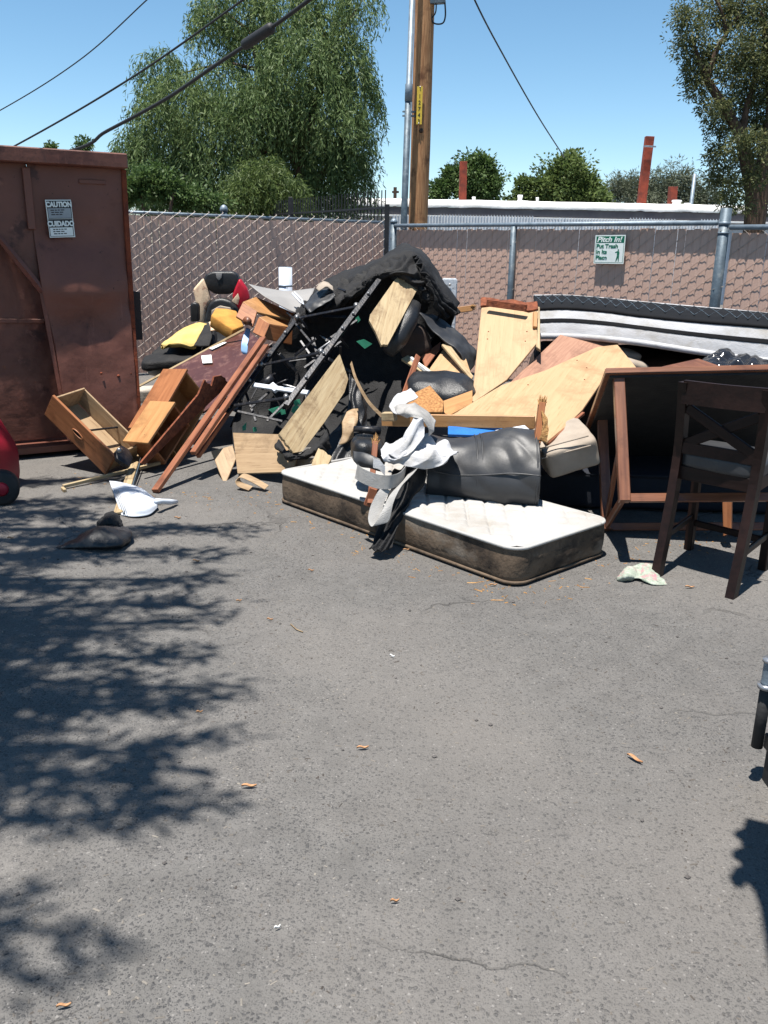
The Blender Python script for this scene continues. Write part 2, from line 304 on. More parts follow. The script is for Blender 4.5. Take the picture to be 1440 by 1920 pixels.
# ------------------------------------------------------------------ ground
def asphalt():
    m = bpy.data.materials.new('asphalt'); m.use_nodes = True; n = m.node_tree.nodes; l = m.node_tree.links; b = n['Principled BSDF']
    tc = n.new('ShaderNodeTexCoord'); o = tc.outputs['Object']
    def nz(sc, d=6, r=.6):
        a = n.new('ShaderNodeTexNoise'); a.inputs['Scale'].default_value = sc; a.inputs['Detail'].default_value = d; a.inputs['Roughness'].default_value = r; l.new(o, a.inputs['Vector']); return a.outputs[0]
    def mr(s, a, c, lo=0, hi=1):
        k = n.new('ShaderNodeMapRange'); k.inputs[1].default_value = a; k.inputs[2].default_value = c; k.inputs[3].default_value = lo; k.inputs[4].default_value = hi; l.new(s, k.inputs[0]); return k.outputs[0]
    def mix(fac, a, c):
        k = n.new('ShaderNodeMix'); k.data_type = 'RGBA'; l.new(fac, k.inputs[0])
        for i, q in ((6, a), (7, c)):
            if isinstance(q, tuple): k.inputs[i].default_value = (*q, 1)
            else: l.new(q, k.inputs[i])
        return k.outputs[2]
    def mul(a, c):
        k = n.new('ShaderNodeMath'); k.operation = 'MULTIPLY'; l.new(a, k.inputs[0])
        if isinstance(c, float): k.inputs[1].default_value = c
        else: l.new(c, k.inputs[1])
        return k.outputs[0]
    vo = n.new('ShaderNodeTexVoronoi'); vo.inputs['Scale'].default_value = 105
    wob = n.new('ShaderNodeTexNoise'); wob.inputs['Scale'].default_value = 60; l.new(o, wob.inputs['Vector']); wa = n.new('ShaderNodeVectorMath'); wa.operation = 'MULTIPLY_ADD'; l.new(wob.outputs['Color'], wa.inputs[0]); wa.inputs[1].default_value = (.014, .014, 0); l.new(o, wa.inputs[2]); l.new(wa.outputs[0], vo.inputs['Vector'])
    sep = n.new('ShaderNodeSeparateColor'); l.new(vo.outputs['Color'], sep.inputs[0])
    stone = mul(mr(vo.outputs['Distance'], .5, .28), mr(sep.outputs[0], .7, .78))     # some cells are dark stones
    lite = mul(mr(vo.outputs['Distance'], .4, .2), mr(sep.outputs[1], .86, .92))
    dust = mr(nz(.55, 5, .55), .44, .62)
    col = mix(mr(nz(9), .3, .7), (.108, .1035, .098), (.145, .139, .132))
    col = mix(mul(dust, .85), col, (.158, .147, .136))
    inv = n.new('ShaderNodeMath'); inv.operation = 'SUBTRACT'; inv.inputs[0].default_value = 1.0; l.new(mul(dust, .75), inv.inputs[1])
    col = mix(mul(mul(stone, inv.outputs[0]), .75), col, (.06, .06, .062))
    col = mix(mul(lite, .6), col, (.27, .255, .24))
    col = mix(mul(mr(nz(160, 2), .58, .72), .55), col, (.06, .057, .054))
    col = mix(mul(mr(nz(1.7, 8, .7), .6, .75), .35), col, (.085, .078, .072))
    v2 = n.new('ShaderNodeTexVoronoi'); v2.inputs['Scale'].default_value = 210; l.new(wa.outputs[0], v2.inputs['Vector']); s2_ = n.new('ShaderNodeSeparateColor'); l.new(v2.outputs['Color'], s2_.inputs[0])
    fleck = mul(mul(mr(v2.outputs['Distance'], .55, .3), mr(s2_.outputs[0], .45, .55)), mr(nz(2.2, 4), .25, .5))
    col = mix(mul(mul(fleck, inv.outputs[0]), .85), col, (.045, .045, .047))
    col = mix(mul(mr(nz(.35, 3, .5), .48, .66), .4), col, (.090, .084, .079))
    col = mix(mul(mr(nz(1.1, 6, .6), .66, .74), .55), col, (.05, .048, .046))
    col = mix(mul(mr(nz(4.5, 4, .6), .68, .74), .5), col, (.19, .178, .165))
    # fine meandering cracks
    vc = n.new('ShaderNodeTexVoronoi'); vc.feature = 'DISTANCE_TO_EDGE'; vc.inputs['Scale'].default_value = .9
    ad = n.new('ShaderNodeVectorMath'); ad.operation = 'MULTIPLY_ADD'; nn = n.new('ShaderNodeTexNoise'); nn.inputs['Scale'].default_value = 2.5; nn.inputs['Detail'].default_value = 6; l.new(o, nn.inputs['Vector'])
    l.new(nn.outputs['Color'], ad.inputs[0]); ad.inputs[1].default_value = (.7, .7, 0); l.new(o, ad.inputs[2]); l.new(ad.outputs[0], vc.inputs['Vector'])
    crack = mul(mr(vc.outputs['Distance'], .007, .001), mr(nz(.8, 3), .5, .6))
    col = mix(mul(crack, .42), col, (.045, .042, .04))
    l.new(col, b.inputs['Base Color']); b.inputs['Roughness'].default_value = .9; b.inputs['Specular IOR Level'].default_value = .25
    bp = n.new('ShaderNodeBump'); bp.inputs['Strength'].default_value = .8; bp.inputs['Distance'].default_value = .008
    ah = n.new('ShaderNodeMath'); ah.operation = 'ADD'; l.new(mul(nz(120, 3), 1.2), ah.inputs[0]); l.new(mul(stone, .5), ah.inputs[1])
    sh = n.new('ShaderNodeMath'); sh.operation = 'SUBTRACT'; l.new(ah.outputs[0], sh.inputs[0]); l.new(mul(crack, 2.0), sh.inputs[1])
    l.new(sh.outputs[0], bp.inputs['Height']); l.new(bp.outputs[0], b.inputs['Normal'])
    return m
M['asphalt'] = asphalt()
g = mk('ground', [(-300, -60, 0), (300, -60, 0), (300, 600, 0), (-300, 600, 0)], [(0, 1, 2, 3)], 'asphalt'); g['kind'] = 'structure'
# loose chips and grit, real pieces too small to count
v = []; f = []
for i in range(5200):
    if i < 3600: x, y = random.uniform(-2.2, 2.2), 1.2+4.5*random.random()**1.3
    else: x, y = random.uniform(-3.2, -.4), random.uniform(1.3, 6)
    a = random.uniform(0, math.pi); L = random.choice((.0025, .003, .004, .004, .005, .006, .009))*random.uniform(.6, 1.2); w = min(L*.6, random.uniform(.0012, .003)); h = random.uniform(.001, .003); k = len(v)
    ca, sa = math.cos(a), math.sin(a)
    for dx, dy, dz in ((-L, -w, 0), (L, -w, 0), (L, w, 0), (-L, w, 0), (-L*.7, 0, h), (L*.7, 0, h)): v.append((x+dx*ca-dy*sa, y+dx*sa+dy*ca, .0005+dz))
    f += [(k, k+1, k+5, k+4), (k+1, k+2, k+5), (k+2, k+3, k+4, k+5), (k+3, k, k+4)]
lit = mk('grit', v, f, 'litter'); lit['kind'] = 'stuff'; tag(lit, 'fine wood chips and grit scattered over the asphalt', 'grit')
# ------------------------------------------------------------------ chain-link fences with slats
FCOR = Vector((.03, 12.6, 0)); FLD = Vector((.836, .549, 0)).normalized(); FRD = Vector((.621, -.784, 0)).normalized()
def fence(root, o, d, n, L, ztop, zbot, rail, posts, s=.089, vv=.126, flip=1, drop=0, miss=()):
    """o: start on the ground; d: run; n: towards the camera; slats, front wires, back wires, rail, posts"""
    up = Vector((0, 0, 1)); mw0 = frame(o, d, n)             # local x along, y ... z towards camera
    N = max(1, round(L/s)); s = L/N; w = s*.985; hz = ztop-zbot
    sv = [(-w/2, 0, 0), (-w*.3, 0, .006), (w*.3, 0, .006), (w/2, 0, 0)]
    me = bpy.data.meshes.new('slat'); vv_ = []; ff = []
    for z in (zbot, ztop-.02):
        for (a, b_, c_) in sv: vv_.append(d*a+n*c_+up*z)
        for (a, b_, c_) in sv[::-1]: vv_.append(d*a+n*(c_-.004)+up*z)
    for k in range(8): ff.append((k, (k+1) % 8, 8+(k+1) % 8, 8+k))
    ff += [tuple(range(8))[::-1], tuple(range(8, 16))]
    me.from_pydata([tuple(q) for q in vv_], [], ff); me.materials.append(M['slat'])
    for i in range(N):
        if i in miss: continue
        so_ = bpy.data.objects.new('slat', me); so_.matrix_world = Matrix.Translation(o+d*(s*(i+.5))+n*random.uniform(-.002, .002)+up*random.uniform(-.012, .006)) @ Matrix.Rotation(random.uniform(-.003, .003), 4, n)
        link(so_, root)
    # woven wire: each wire crosses one slat in front (rising along the run), dives behind at the next gap
    V = []; Fc = []
    def seg(a, b_, r=.0023):
        t, q = tube_data([a, b_], r, 4, False); k = len(V); V.extend(t); Fc.extend([tuple(k+j for j in u) for u in q])
    rows = int((hz+.1)/vv)+1
    for i in range(N):
        for r_ in range(-1, rows+1):
            z0 = zbot-.02+vv*(r_+(.5 if i % 2 else 0))
            a = o+d*(s*i)+up*z0; b_ = o+d*(s*(i+1))+up*(z0+vv*.5)
            if z0 > ztop+.0 or z0 < zbot-.06: continue
            seg(a+n*.005, a.lerp(b_, .5)+n*.0135); seg(a.lerp(b_, .5)+n*.0135, b_+n*.015)
            seg(b_+n*.015, b_+n*-.012+up*.012)                   # knuckle at the gap
            a2 = o+d*(s*(i+1))+up*z0; b2 = o+d*(s*i)+up*(z0+vv*.5); seg(a2-n*.012, b2-n*.012, .002)
    c = o.copy(); mk('wire_mesh', [q-c for q in V], Fc, 'wire', root, Matrix.Translation(c))
    if rail:
        tube('top_rail', [o+n*.04+up*(ztop+rail), o+d*L+n*.04+up*(ztop+rail-drop)], .024, 'galv', root, 12)
        # twisted barbs of the wire above the rail
        V2 = []; F2 = []
        for i in range(0, N, 2):
            a = o+d*(s*(i+random.uniform(-.1, .1)))+up*ztop; t, q = tube_data([a+n*.004, a+up*.055+d*.02*random.uniform(-1, 1.4)], .003, 4, False); k = len(V2); V2 += [x-c for x in t]; F2 += [tuple(k+j for j in u) for u in q]
        mk('wire_barbs', V2, F2, 'wire', root, Matrix.Translation(c))
    for (x, r, zt, off, cap) in posts:
        a = o+d*x+n*off; tube('post', [a, a+up*zt], r, 'galvdark', root, 16)
        if cap: tube('post_cap', [a+up*zt, a+up*(zt+.015), a+up*(zt+.04), a+up*(zt+.055)], [r*1.12, r*1.12, r*.8, r*.2], 'galv', root, 16)
        for z in (zt-.22, zt-.75, zt-1.2):
            tube('tie_wire', [a+d*(-r*1.1)+n*r*.3+up*z, a+n*r*1.08+up*(z+.02), a+d*(r*1.3)-n*.01+up*(z+.05)], .003, 'wire', root, 5)
NL = Vector((FLD.y, -FLD.x, 0)); NR = Vector((FRD.y, -FRD.x, 0))
LLEN = 5.2; fo = FCOR-FLD*(LLEN+.13)
fl = thing('chain_link_fence', 'chain link fence with dark brown slats behind the gaming chair and dumpster', 'fence', fo)
fence(fl, fo, FLD, NL, LLEN, 1.86, .03, 0, [])
tube('top_rail', [fo-NL*.03+Vector((0, 0, 1.875)), fo+FLD*LLEN-NL*.03+Vector((0, 0, 1.86))], .019, 'galv', fl, 10)
a = W(420, 400, 11.62); tube('post', [Vector((a.x, a.y, 0)), Vector((a.x, a.y, 1.93))], .04, 'galvdark', fl, 16); tube('post_cap', [Vector((a.x, a.y, 1.93)), Vector((a.x, a.y, 1.96)), Vector((a.x, a.y, 1.995)), Vector((a.x, a.y, 2.01))], [.05, .05, .035, .01], 'galv', fl, 16)
fo2 = FCOR+FRD*.08; NRt = Vector((FRD.y, -FRD.x, 0)); spt = lambda px, py: (onplane(px, py, fo2, NRt)-fo2).dot(FRD)
RLEN = spt(1351, 480)-.05; SMID = spt(965, 490)
fr = thing('chain_link_fence', 'sunlit chain link fence with tan slats carrying the green and white sign', 'fence', fo2)
fence(fr, fo2, FRD, NR, RLEN, 1.79, .03, .03, [(0, .045, 1.86, .03, True), (SMID, .036, 1.80, .045, False)])
fo3 = fo2+FRD*(RLEN+.14)
fg = thing('chain_link_gate', 'tan slatted chain link panel right of the tall grey post', 'fence', fo3)
fence(fg, fo3, FRD, NR, 2.3, 1.75, .03, .03, [(-.07, .05, 1.95, .03, False)])
tube('band', [fo3-FRD*.07+NR*.03+Vector((0, 0, z)) for z in (1.80, 1.83)], .053, 'galv', fg, 16); tube('band', [fo3-FRD*.07+NR*.03+Vector((0, 0, z)) for z in (1.72, 1.74)], .053, 'galv', fg, 16)
# green and white sign wired to the fence
def fp(px, py, off): return onplane(px, py, fo2+NR*off, NR)
sg = thing('trash_sign', 'white sign with green header asking to put trash in its place', 'sign', fp(1143, 496, .05))
q = [fp(1117, 441, .05), fp(1174, 440, .05), fp(1168, 495, .05), fp(1113, 494, .05)]
sx = (q[1]-q[0]).normalized(); sz = NR; sm = frame(q[3], q[2]-q[3], NR); SW = (q[2]-q[3]).length; SH = (q[0]-q[3]).length
SW, SH = SW*1.02, SH
def loc(mw, x, y, z=0): return mw @ Matrix.Translation((x, y, z))
def rect(name, mw, x0, y0, x1, y1, th, mt, par, bev=.002):
    bm = bmesh.new(); bmesh.ops.create_cube(bm, size=1); bmesh.ops.scale(bm, vec=(x1-x0, y1-y0, th), verts=bm.verts)
    return bmk(name, bm, mt, par, loc(mw, (x0+x1)/2, (y0+y1)/2, th/2))
rect('plate', sm, 0, 0, SW, SH, .003, 'signwhite', sg); rect('header', loc(sm, 0, 0, .0032), .015*SW+.01, SH*.73, SW*.97, SH*.96, .0006, 'signgreen', sg)
bd = .004
for (x0, y0, x1, y1) in ((.03, .04, .97, .05), (.03, .05, .042, .72), (.958, .05, .97, .72)): rect('border', loc(sm, 0, 0, .0032), x0*SW, y0*SH, x1*SW, y1*SH, .0006, 'signgreen', sg)
text('lettering', 'Pitch In!', SH*.25, 'signwhite', loc(sm, SW*.07, SH*.765, .0045), sg, shear=.25, bold=.002, sx=.98*SW/SH)
for k, t in enumerate(('Put Trash', 'In Its', 'Place')): text('lettering', t, SH*.20, 'signgreen', loc(sm, SW*.06, SH*(.55-.2*k), .004), sg, bold=.002, sx=.92*SW/SH)
px0, py0 = .80*SW, .08*SH
bm = bmesh.new()
def ply2(pts): bm.faces.new([bm.verts.new((px0+x*SW, py0+y*SH, 0)) for x, y in pts])
ply2([(math.cos(t)*.022, .40+math.sin(t)*.03) for t in np.linspace(0, 6.0, 12)]); ply2([(-.035, .2), (.04, .2), (.045, .32), (.02, .365), (-.02, .365), (-.1, .33), (-.1, .30), (-.035, .31)])
ply2([(-.035, .195), (.04, .195), (.04, .0), (.015, .0), (.003, .13), (-.045, .0), (-.068, .0)])
bmk('figure', bm, 'signgreen', sg, loc(sm, 0, 0, .004))
# ------------------------------------------------------------------ dumpster
DQ = Vector((-1.92, 6.69, 0)); DU = Vector((.86, .51, 0)).normalized(); DN = Vector((DU.y, -DU.x, 0)); UP = Vector((0, 0, 1))
def dpt(px, py, off=0): return onplane(px, py, DQ+DN*off, DN)
def dsz(s, z, off=0): return DQ+DU*s+UP*z+DN*off
du = thing('dumpster', 'tall rust brown steel dumpster with dented paint and caution sticker', 'dumpster', DQ)
zt = dpt(228, 318).z
def dpoly(pix, off=0): return [dpt(x, y, off) if not isinstance(y, str) else None for x, y in pix]
b0 = dpt(140, 790); sb = (dpt(128, 760)-DQ).dot(DU)
pr = [dsz((dpt(50, 312)-DQ).dot(DU), zt+.03), dsz((dpt(227, 316)-DQ).dot(DU), zt+.03), dsz((dpt(253, 790)-DQ).dot(DU), .13), dsz(sb-.02, .13), dpt(100, 640), dpt(77, 547), dpt(62, 430)]
# dented right-hand face panel: fine grid with dents
def dented(name, pts, mt, parent, off=0):
    o_ = board(name, pts, .05, mt, parent, bev=.004); return o_
zz = [zt+.03, 1.75, 1.56, 1.40, 1.22, 1.10, .98, .8, .55, .3, .12]; oo = [0, 0, .0, .035, .07, .05, .04, .06, .085, .105, .115]
def edge(pts, z):                                       # run position of a traced edge at height z
    P = sorted(((p.z, (p-DQ).dot(DU)) for p in pts)); return float(np.interp(z, [a_[0] for a_ in P], [a_[1] for a_ in P]))
Lp = [dpt(50, 312), dpt(62, 430), dpt(77, 547), dpt(100, 640), dsz(sb-.02, .13)]; Rp = [dpt(227, 316), dsz((dpt(253, 790)-DQ).dot(DU), .13)]
net('face_panel', [[dsz(edge(Lp, z)+(edge(Rp, z)-edge(Lp, z))*t, z, o_*(.55+.45*t if z < 1.1 else math.sin(math.pi*min(1, .2+.7*t)))) for t in (0, .2, .45, .7, .9, 1)] for z, o_ in zip(zz, oo)], 'dump', .012, 60, 90, .009, 3.2, du)
board('upper_panel', [dsz(-2.7, zt+.03, -.012), dsz((dpt(50, 312)-DQ).dot(DU), zt+.03, -.012), dpt(62, 430, -.012), dpt(78, 547, -.012), dpt(0, 455, -.012), dpt(-240, 380, -.012)], .04, 'dump', du)
board('recess_panel', [dsz(-2.7, .1, -.22), dsz(-.3, .1, -.22), dsz(-.3, zt, -.22), dsz(-2.7, zt, -.22)], .04, 'dump', du)
bar('panel_seam', dpt(-300, 600, -.205), dpt(83, 602, -.205), .02, .03, 'dump', du)
tube('guard_lip', [dpt(-330, 372, .02), dpt(0, 448, .02), dpt(40, 497, .025), dpt(79, 545, .02)], .028, 'dump', du, 6, False)
bar('fold_lip', dpt(78, 545, .012), dsz(sb-.02, .13, .05), .03, .02, 'dump', du)
bar('rib', dpt(48, 314, .012), dpt(60, 430, .012), .05, .03, 'dump', du, up=DN)
zr0 = dpt(228, 318).z; zr1 = dpt(228, 290).z
bar('top_rim', dsz(-2.7, (zr0+zr1)/2, .04), dsz(.02, (zr0+zr1)/2, .04), .16, zr1-zr0, 'dump', du, bev=.008)
bar('side_rim', dsz(-.06, (zr0+zr1)/2, -.05), dsz(-.06, (zr0+zr1)/2, -1.6), .16, zr1-zr0-.004, 'dump', du, bev=.008)
bar('corner_angle', dpt(231, 318, .008), dsz((dpt(246, 600)-DQ).dot(DU), .93, .03), .035, .03, 'dumprust', du, up=DN); bar('corner_angle', dsz((dpt(246, 600)-DQ).dot(DU), .93, .03), dsz((dpt(254, 790)-DQ).dot(DU), .1, .115), .035, .03, 'dumprust', du, up=DN)
board('side_wall', [dsz(-.03, .1, -.06), dsz(-.03, zr0, -.06), dsz(-.03, zr0, -1.6), dsz(-.03, .1, -1.6)], .05, 'dump', du)
board('back_wall', [dsz(-2.7, .1, -1.62), dsz(-.03, .1, -1.62), dsz(-.03, zr0, -1.62), dsz(-2.7, zr0, -1.62)], .05, 'dump', du)
board('floor', [dsz(-2.7, .08, -.05), dsz(-.05, .08, -.05), dsz(-.05, .08, -1.6), dsz(-2.7, .08, -1.6)], .05, 'dump', du)
for s in (-2.4, -.35): bar('skid', dsz(s, .03, -.1), dsz(s, .03, -1.5), .1, .06, 'dumpblack', du)
pz0, pz1 = dpt(250, 638).z, dpt(250, 545).z; pm = dsz(.0, (pz0+pz1)/2, -.3)
board('fork_pocket', [dpt(238, 545, -.08), dpt(263, 548, -.08), dpt(268, 637, -.08), dpt(242, 638, -.08)], .5, 'dumpblack', du)
bar('handle_plate', dpt(148, 340, .012), dpt(198, 342, .012), .03, .012, 'dump', du, up=DN); 
for (x, y, r) in ((190, 700, .01), (222, 705, .012), (245, 700, .008), (248, 725, .008)): 
    a = dpt(x, y, .075); tube('rivet', [a, a+DN*.01], [r, r*.6], 'dumprust', du, 8)
tg = thing('caution_sign', 'black and white caution and cuidado sticker on the dumpster', 'sign', dpt(116, 446, .012))
cq = [dpt(85, 375, .045), dpt(133, 374, .045), dpt(141, 446, .045), dpt(93, 446, .045)]
xx = (cq[1]-cq[0]); CW = xx.length; yv = cq[0]-cq[3]; CHh = yv.length; cm = Matrix((xx.normalized(), yv.normalized(), DN)).transposed().to_4x4(); cm.translation = cq[3]
rect('plate', cm, 0, 0, CW, CHh, .002, 'signwhite', tg)
for y0, y1, w_, t in ((.50, .975, .78, 'CAUTION'), (.025, .49, .27, 'CUIDADO')):
    rect('frame', loc(cm, 0, 0, .0022), CW*.03, CHh*y0, CW*.97, CHh*y1, .0004, 'signblack', tg)
    rect('text_field', loc(cm, 0, 0, .0028), CW*.055, CHh*(y0+.015), CW*.945, CHh*(w_-.005), .0004, 'signgrey' if w_ > .5 else 'signwhite', tg)
    text('lettering', t, CHh*.185, 'signwhite', loc(cm, CW*.5, CHh*(w_+.035), .0034), tg, 'CENTER', bold=.0025, sx=.8*CW/CHh*1.5)
    for k in range(3):
        yy = w_-.065-.058*k; x0 = .14+random.uniform(0, .05)
        while x0 < .82:
            wl = random.uniform(.06, .16); rect('small_print', loc(cm, 0, 0, .0034), CW*x0, CHh*yy, CW*min(.88, x0+wl), CHh*(yy+.026), .0003, 'signblack', tg); x0 += wl+.03
# ------------------------------------------------------------------ background: fence, mobile home, poles, cables
ir = thing('iron_fence', 'black iron picket fence beyond the slatted fence corner', 'fence', W(726, 500, 14.4)*1)
ia, ib = W(726, 372, 14.3), W(425, 384, 21.5); ia.z = ib.z = 2.38; idr = ib-ia; iL = idr.length; idr.normalize()
for k in range(int(iL/.125)):
    a = ia+idr*(.06+k*.125); bar('picket', Vector((a.x, a.y, .12)), Vector((a.x, a.y, 2.38)), .018, .018, 'iron', ir, bev=0)
for z in (2.12, .3): bar('rail', Vector((ia.x, ia.y, z)), Vector((ib.x, ib.y, z)), .03, .03, 'iron', ir)
for t in (0, .5, 1):
    a = ia+idr*(iL*t); zt_ = 2.17 if t == 0 else 2.42; bar('post', Vector((a.x, a.y, 0)), Vector((a.x, a.y, zt_)), .075, .075, 'iron', ir)
MD = 28.0; mx0 = W(612, 385, MD).x; mzt = W(1000, 381, MD).z; mx1 = 15.5
mh = thing('mobile_home', 'long white mobile home with flat coated roof behind the fences', 'building', Vector((6, MD, 0)))
bm = bmesh.new(); nseg = 240
prev = None
for i in range(nseg+1):                                 # ribbed metal wall
    x = mx0+.35+(mx1-mx0-.35)*i/nseg; y = MD+.35+(.025 if i % 4 < 2 else -.025)
    a = bm.verts.new((x, y, 0)); b_ = bm.verts.new((x, y, mzt-.3))
    if prev: bm.faces.new((prev[0], a, b_, prev[1]))
    prev = (a, b_)
bmk('wall', bm, 'siding', mh)
board('end_wall', [Vector((mx0+.35, MD+.35, 0)), Vector((mx0+.35, MD+.35, mzt-.3)), Vector((mx0+.35, MD+4, mzt-.3)), Vector((mx0+.35, MD+4, 0))], .05, 'siding', mh)
bar('fascia', Vector((mx0+.03, MD+.15, mzt-.28)), Vector((mx1, MD+.15, mzt-.28)), .3, .22, 'fascia', mh)  # grey band carries the shading under the roof edge in its colour
bar('trim', Vector((mx0+.03, MD-.02, mzt-.43)), Vector((mx1, MD-.02, mzt-.43)), .06, .05, 'white', mh)
bm = bmesh.new(); prev = None                            # lumpy coated roof edge
for i in range(121):
    x = mx0-.05+(mx1-mx0+.1)*i/120; e = .03*noise.noise(Vector((x*1.3, 0, 0)))+.02*noise.noise(Vector((x*5, 3, 0)))
    ring = [bm.verts.new(q) for q in ((x, MD-.06, mzt-.17+e), (x, MD-.08, mzt-.02+e), (x, MD+.12, mzt+.06+e*.4), (x, MD+2.2, mzt+.1), (x, MD+4, mzt))]
    if prev:
        for k in range(4): bm.faces.new((prev[k], ring[k], ring[k+1], prev[k+1]))
    prev = ring
bmk('roof', bm, 'roofwhite', mh, smooth=True)
for (x, y, r, hh) in ((888, 380, .05, .14), (975, 372, .07, .22), (1007, 379, .04, .16), (1268, 386, .13, .16), (1288, 388, .09, .08), (980, 384, .16, .05)):
    a = W(x, y, MD+1); z0 = mzt+.06; tube('roof_vent', [Vector((a.x, a.y, z0)), Vector((a.x, a.y, z0+hh*.7)), Vector((a.x, a.y, z0+hh*.72)), Vector((a.x, a.y, z0+hh))], [r, r, r*1.25, r*1.1], 'white', mh, 12)
wq = [W(893, 406, MD+.28), W(932, 406, MD+.28), W(932, 450, MD+.28), W(893, 450, MD+.28)]; wf = board('window', wq, .05, 'fascia', mh)
board('pane', [p.lerp(sum(wq, Vector())/4, .08)-Vector((0, .01, 0)) for p in wq], .02, 'iron', wf)
# corrugated metal screen standing in front of the mobile home
aw = thing('corrugated_screen', 'pale corrugated metal screen with zigzag top below the white roof', 'screen', W(900, 500, 25))
ax0, ax1 = W(735, 410, 25).x, 9.0; az = W(1000, 409, 25).z; nP = 14; pw = (ax1-ax0)/nP
for k in range(nP):                                     # one ribbed sheet per bay, each slightly out of line
    bm = bmesh.new(); prev = None; na = 16; dz = random.uniform(-.03, .03)
    for i in range(na+1):
        x = ax0+pw*k+(pw-.004)*i/na; e = .045 if i % 2 else -.045
        r_ = [bm.verts.new(q) for q in ((x, 25+e*.6, 0), (x, 25+e*.6, az+dz+e), (x, 25.01+e*.6, az+dz+e), (x, 25.01+e*.6, 0))]
        if prev:
            for q in range(4): bm.faces.new((prev[q], r_[q], r_[(q+1) % 4], prev[(q+1) % 4]))
        prev = r_
    bmk('sheet', bm, 'siding', aw)
# shed roof glimpsed between dumpster and tree
sh = thing('shed', 'grey roofed shed glimpsed between the dumpster and the leafy bush', 'building', W(225, 480, 26))
a = W(215, 338, 26); mk('roof', [(a.x-6, 25, a.z+.05), (a.x+.6, 25, a.z-.45), (a.x+.6, 29, a.z-.2), (a.x-6, 29, a.z+.4), (a.x-6, 25, a.z-.05), (a.x+.6, 25, a.z-.55), (a.x+.6, 29, a.z-.3), (a.x-6, 29, a.z+.3)], [(0, 1, 2, 3), (7, 6, 5, 4), (0, 4, 5, 1), (1, 5, 6, 2), (2, 6, 7, 3), (3, 7, 4, 0)], 'galv', sh)
board('wall', [Vector((a.x-5.8, 25.3, 0)), Vector((a.x+.4, 25.3, 0)), Vector((a.x+.4, 25.3, a.z-.62)), Vector((a.x-5.8, 25.3, a.z-.25))], .1, 'siding', sh)
# utility pole with conduit, tag and fitting
PD = 15.0
up_ = thing('utility_pole', 'tall brown wooden utility pole with yellow number tag and steel conduit', 'utility pole', W(783, 600, PD))
pb, pt = W(784, 415, PD), W(797, 0, PD); pdir = (pt-pb).normalized(); base = pb-pdir*(pb.z/pdir.z); top = pb+pdir*((7.6-pb.z)/pdir.z)
pr_ = (W(802, 415, PD)-W(766, 415, PD)).length/2
n_ = 40; pp = []; rr = []
for i in range(n_+1):
    t = i/n_; p = base.lerp(top, t); p += Vector((noise.noise(Vector((0, 0, p.z*1.5))), 0, 0))*.006; pp.append(p); rr.append(pr_*(1.03-.12*t))
v, f = tube_data([p-base for p in pp], rr, 28)
for i, q in enumerate(v):
    a = (i % 28)*2*math.pi/28; k = 1+.03*noise.noise(Vector((math.cos(a)*3, math.sin(a)*3, q.z*.8))); v[i] = Vector(((q.x-(pp[i//28]-base).x)*k+(pp[i//28]-base).x, (q.y-(pp[i//28]-base).y)*k+(pp[i//28]-base).y, q.z))
pole = mk('pole', v, f, 'polewood', up_, Matrix.Translation(base), True)
# the grain of a standing pole runs up it
pm_ = M['polewood'].node_tree.nodes
for n in pm_:
    if n.type == 'MAPPING': n.inputs['Scale'].default_value = (9, 9, .5)
cb, ct = W(757, 420, PD-.25), W(773, 0, PD-.25); cdir = (ct-cb).normalized(); cbase = cb-cdir*(cb.z/cdir.z); ctop = cb+cdir*((7.4-cb.z)/cdir.z)
zc = W(764, 190, PD-.25).z; pc = lambda z: cbase+cdir*((z-cbase.z)/cdir.z)
tube('conduit', [cbase, pc(zc)], .052, 'galvdark', up_, 14); tube('conduit_sleeve', [pc(zc), pc(zc+.24), pc(zc+.25), ctop], [.058, .058, .045, .045], 'galv', up_, 14)
for dz in (-.06, 0): bar('standoff', W(756, 209, PD-.25)+UP*dz, W(778, 210, PD-.12)+UP*dz, .05, .025, 'galv', up_)
ta, tb = W(788, 162, PD-pr_-.03), W(785, 233, PD-pr_-.03); tw = .085
tx = (W(795, 200, PD-pr_-.02)-W(781, 200, PD-pr_-.02)).normalized(); tm = Matrix((tx, (ta-tb).normalized(), tx.cross((ta-tb).normalized()))).transposed().to_4x4(); tm.translation = tb; TH = (ta-tb).length
rect('number_tag', tm, -tw/2, 0, tw/2, TH, .004, 'yellow', up_)
for k, ch in enumerate('12743'): text('digit', ch, TH*.15, 'signblack', loc(tm, 0, TH*(.69-.165*k), .0055), up_, 'CENTER', bold=.001)
for y in (0, TH-.02): tube('nail', [loc(tm, 0, y+.01, .004).translation, loc(tm, 0, y+.01, .012).translation], .012, 'bolt', up_, 8)
kn = W(790, 245, PD-pr_-.005); tube('knot', [kn, kn-Vector((0, .012, 0))], [.035, .012], 'bark', up_, 10)
fx = W(824, 2, PD-.1); bar('bracket', W(806, 4, PD-.1), W(834, 2, PD-.1), .12, .06, 'galvdark', up_)
tube('drip_loop', crom([tuple(W(x, y, PD-.1)) for x, y in ((834, 0), (835, 30), (829, 44), (812, 42), (808, 20))], 24), .012, 'cable', up_, 6)
tube('drip_loop', crom([tuple(W(x, y, PD-.1)) for x, y in ((818, 0), (817, 22), (810, 34))], 12), .01, 'cable', up_, 6)
def cable(name, label, pts, r, n=40):
    o = tube(name, [Vector(p) for p in crom([tuple(W(*p)) for p in pts], n)], r, 'cable', None, 8); return tag(o, label, 'cable')
c1 = cable('overhead_cable', 'thick black overhead cable with a cylindrical splice case', [(-220, 360, 14.5), (120, 286, 13.5), (200, 246, 13), (310, 186, 12.3), (400, 125, 11.6), (500, 58, 11), (590, -8, 10.4), (760, -140, 9.4)], .022, 60)
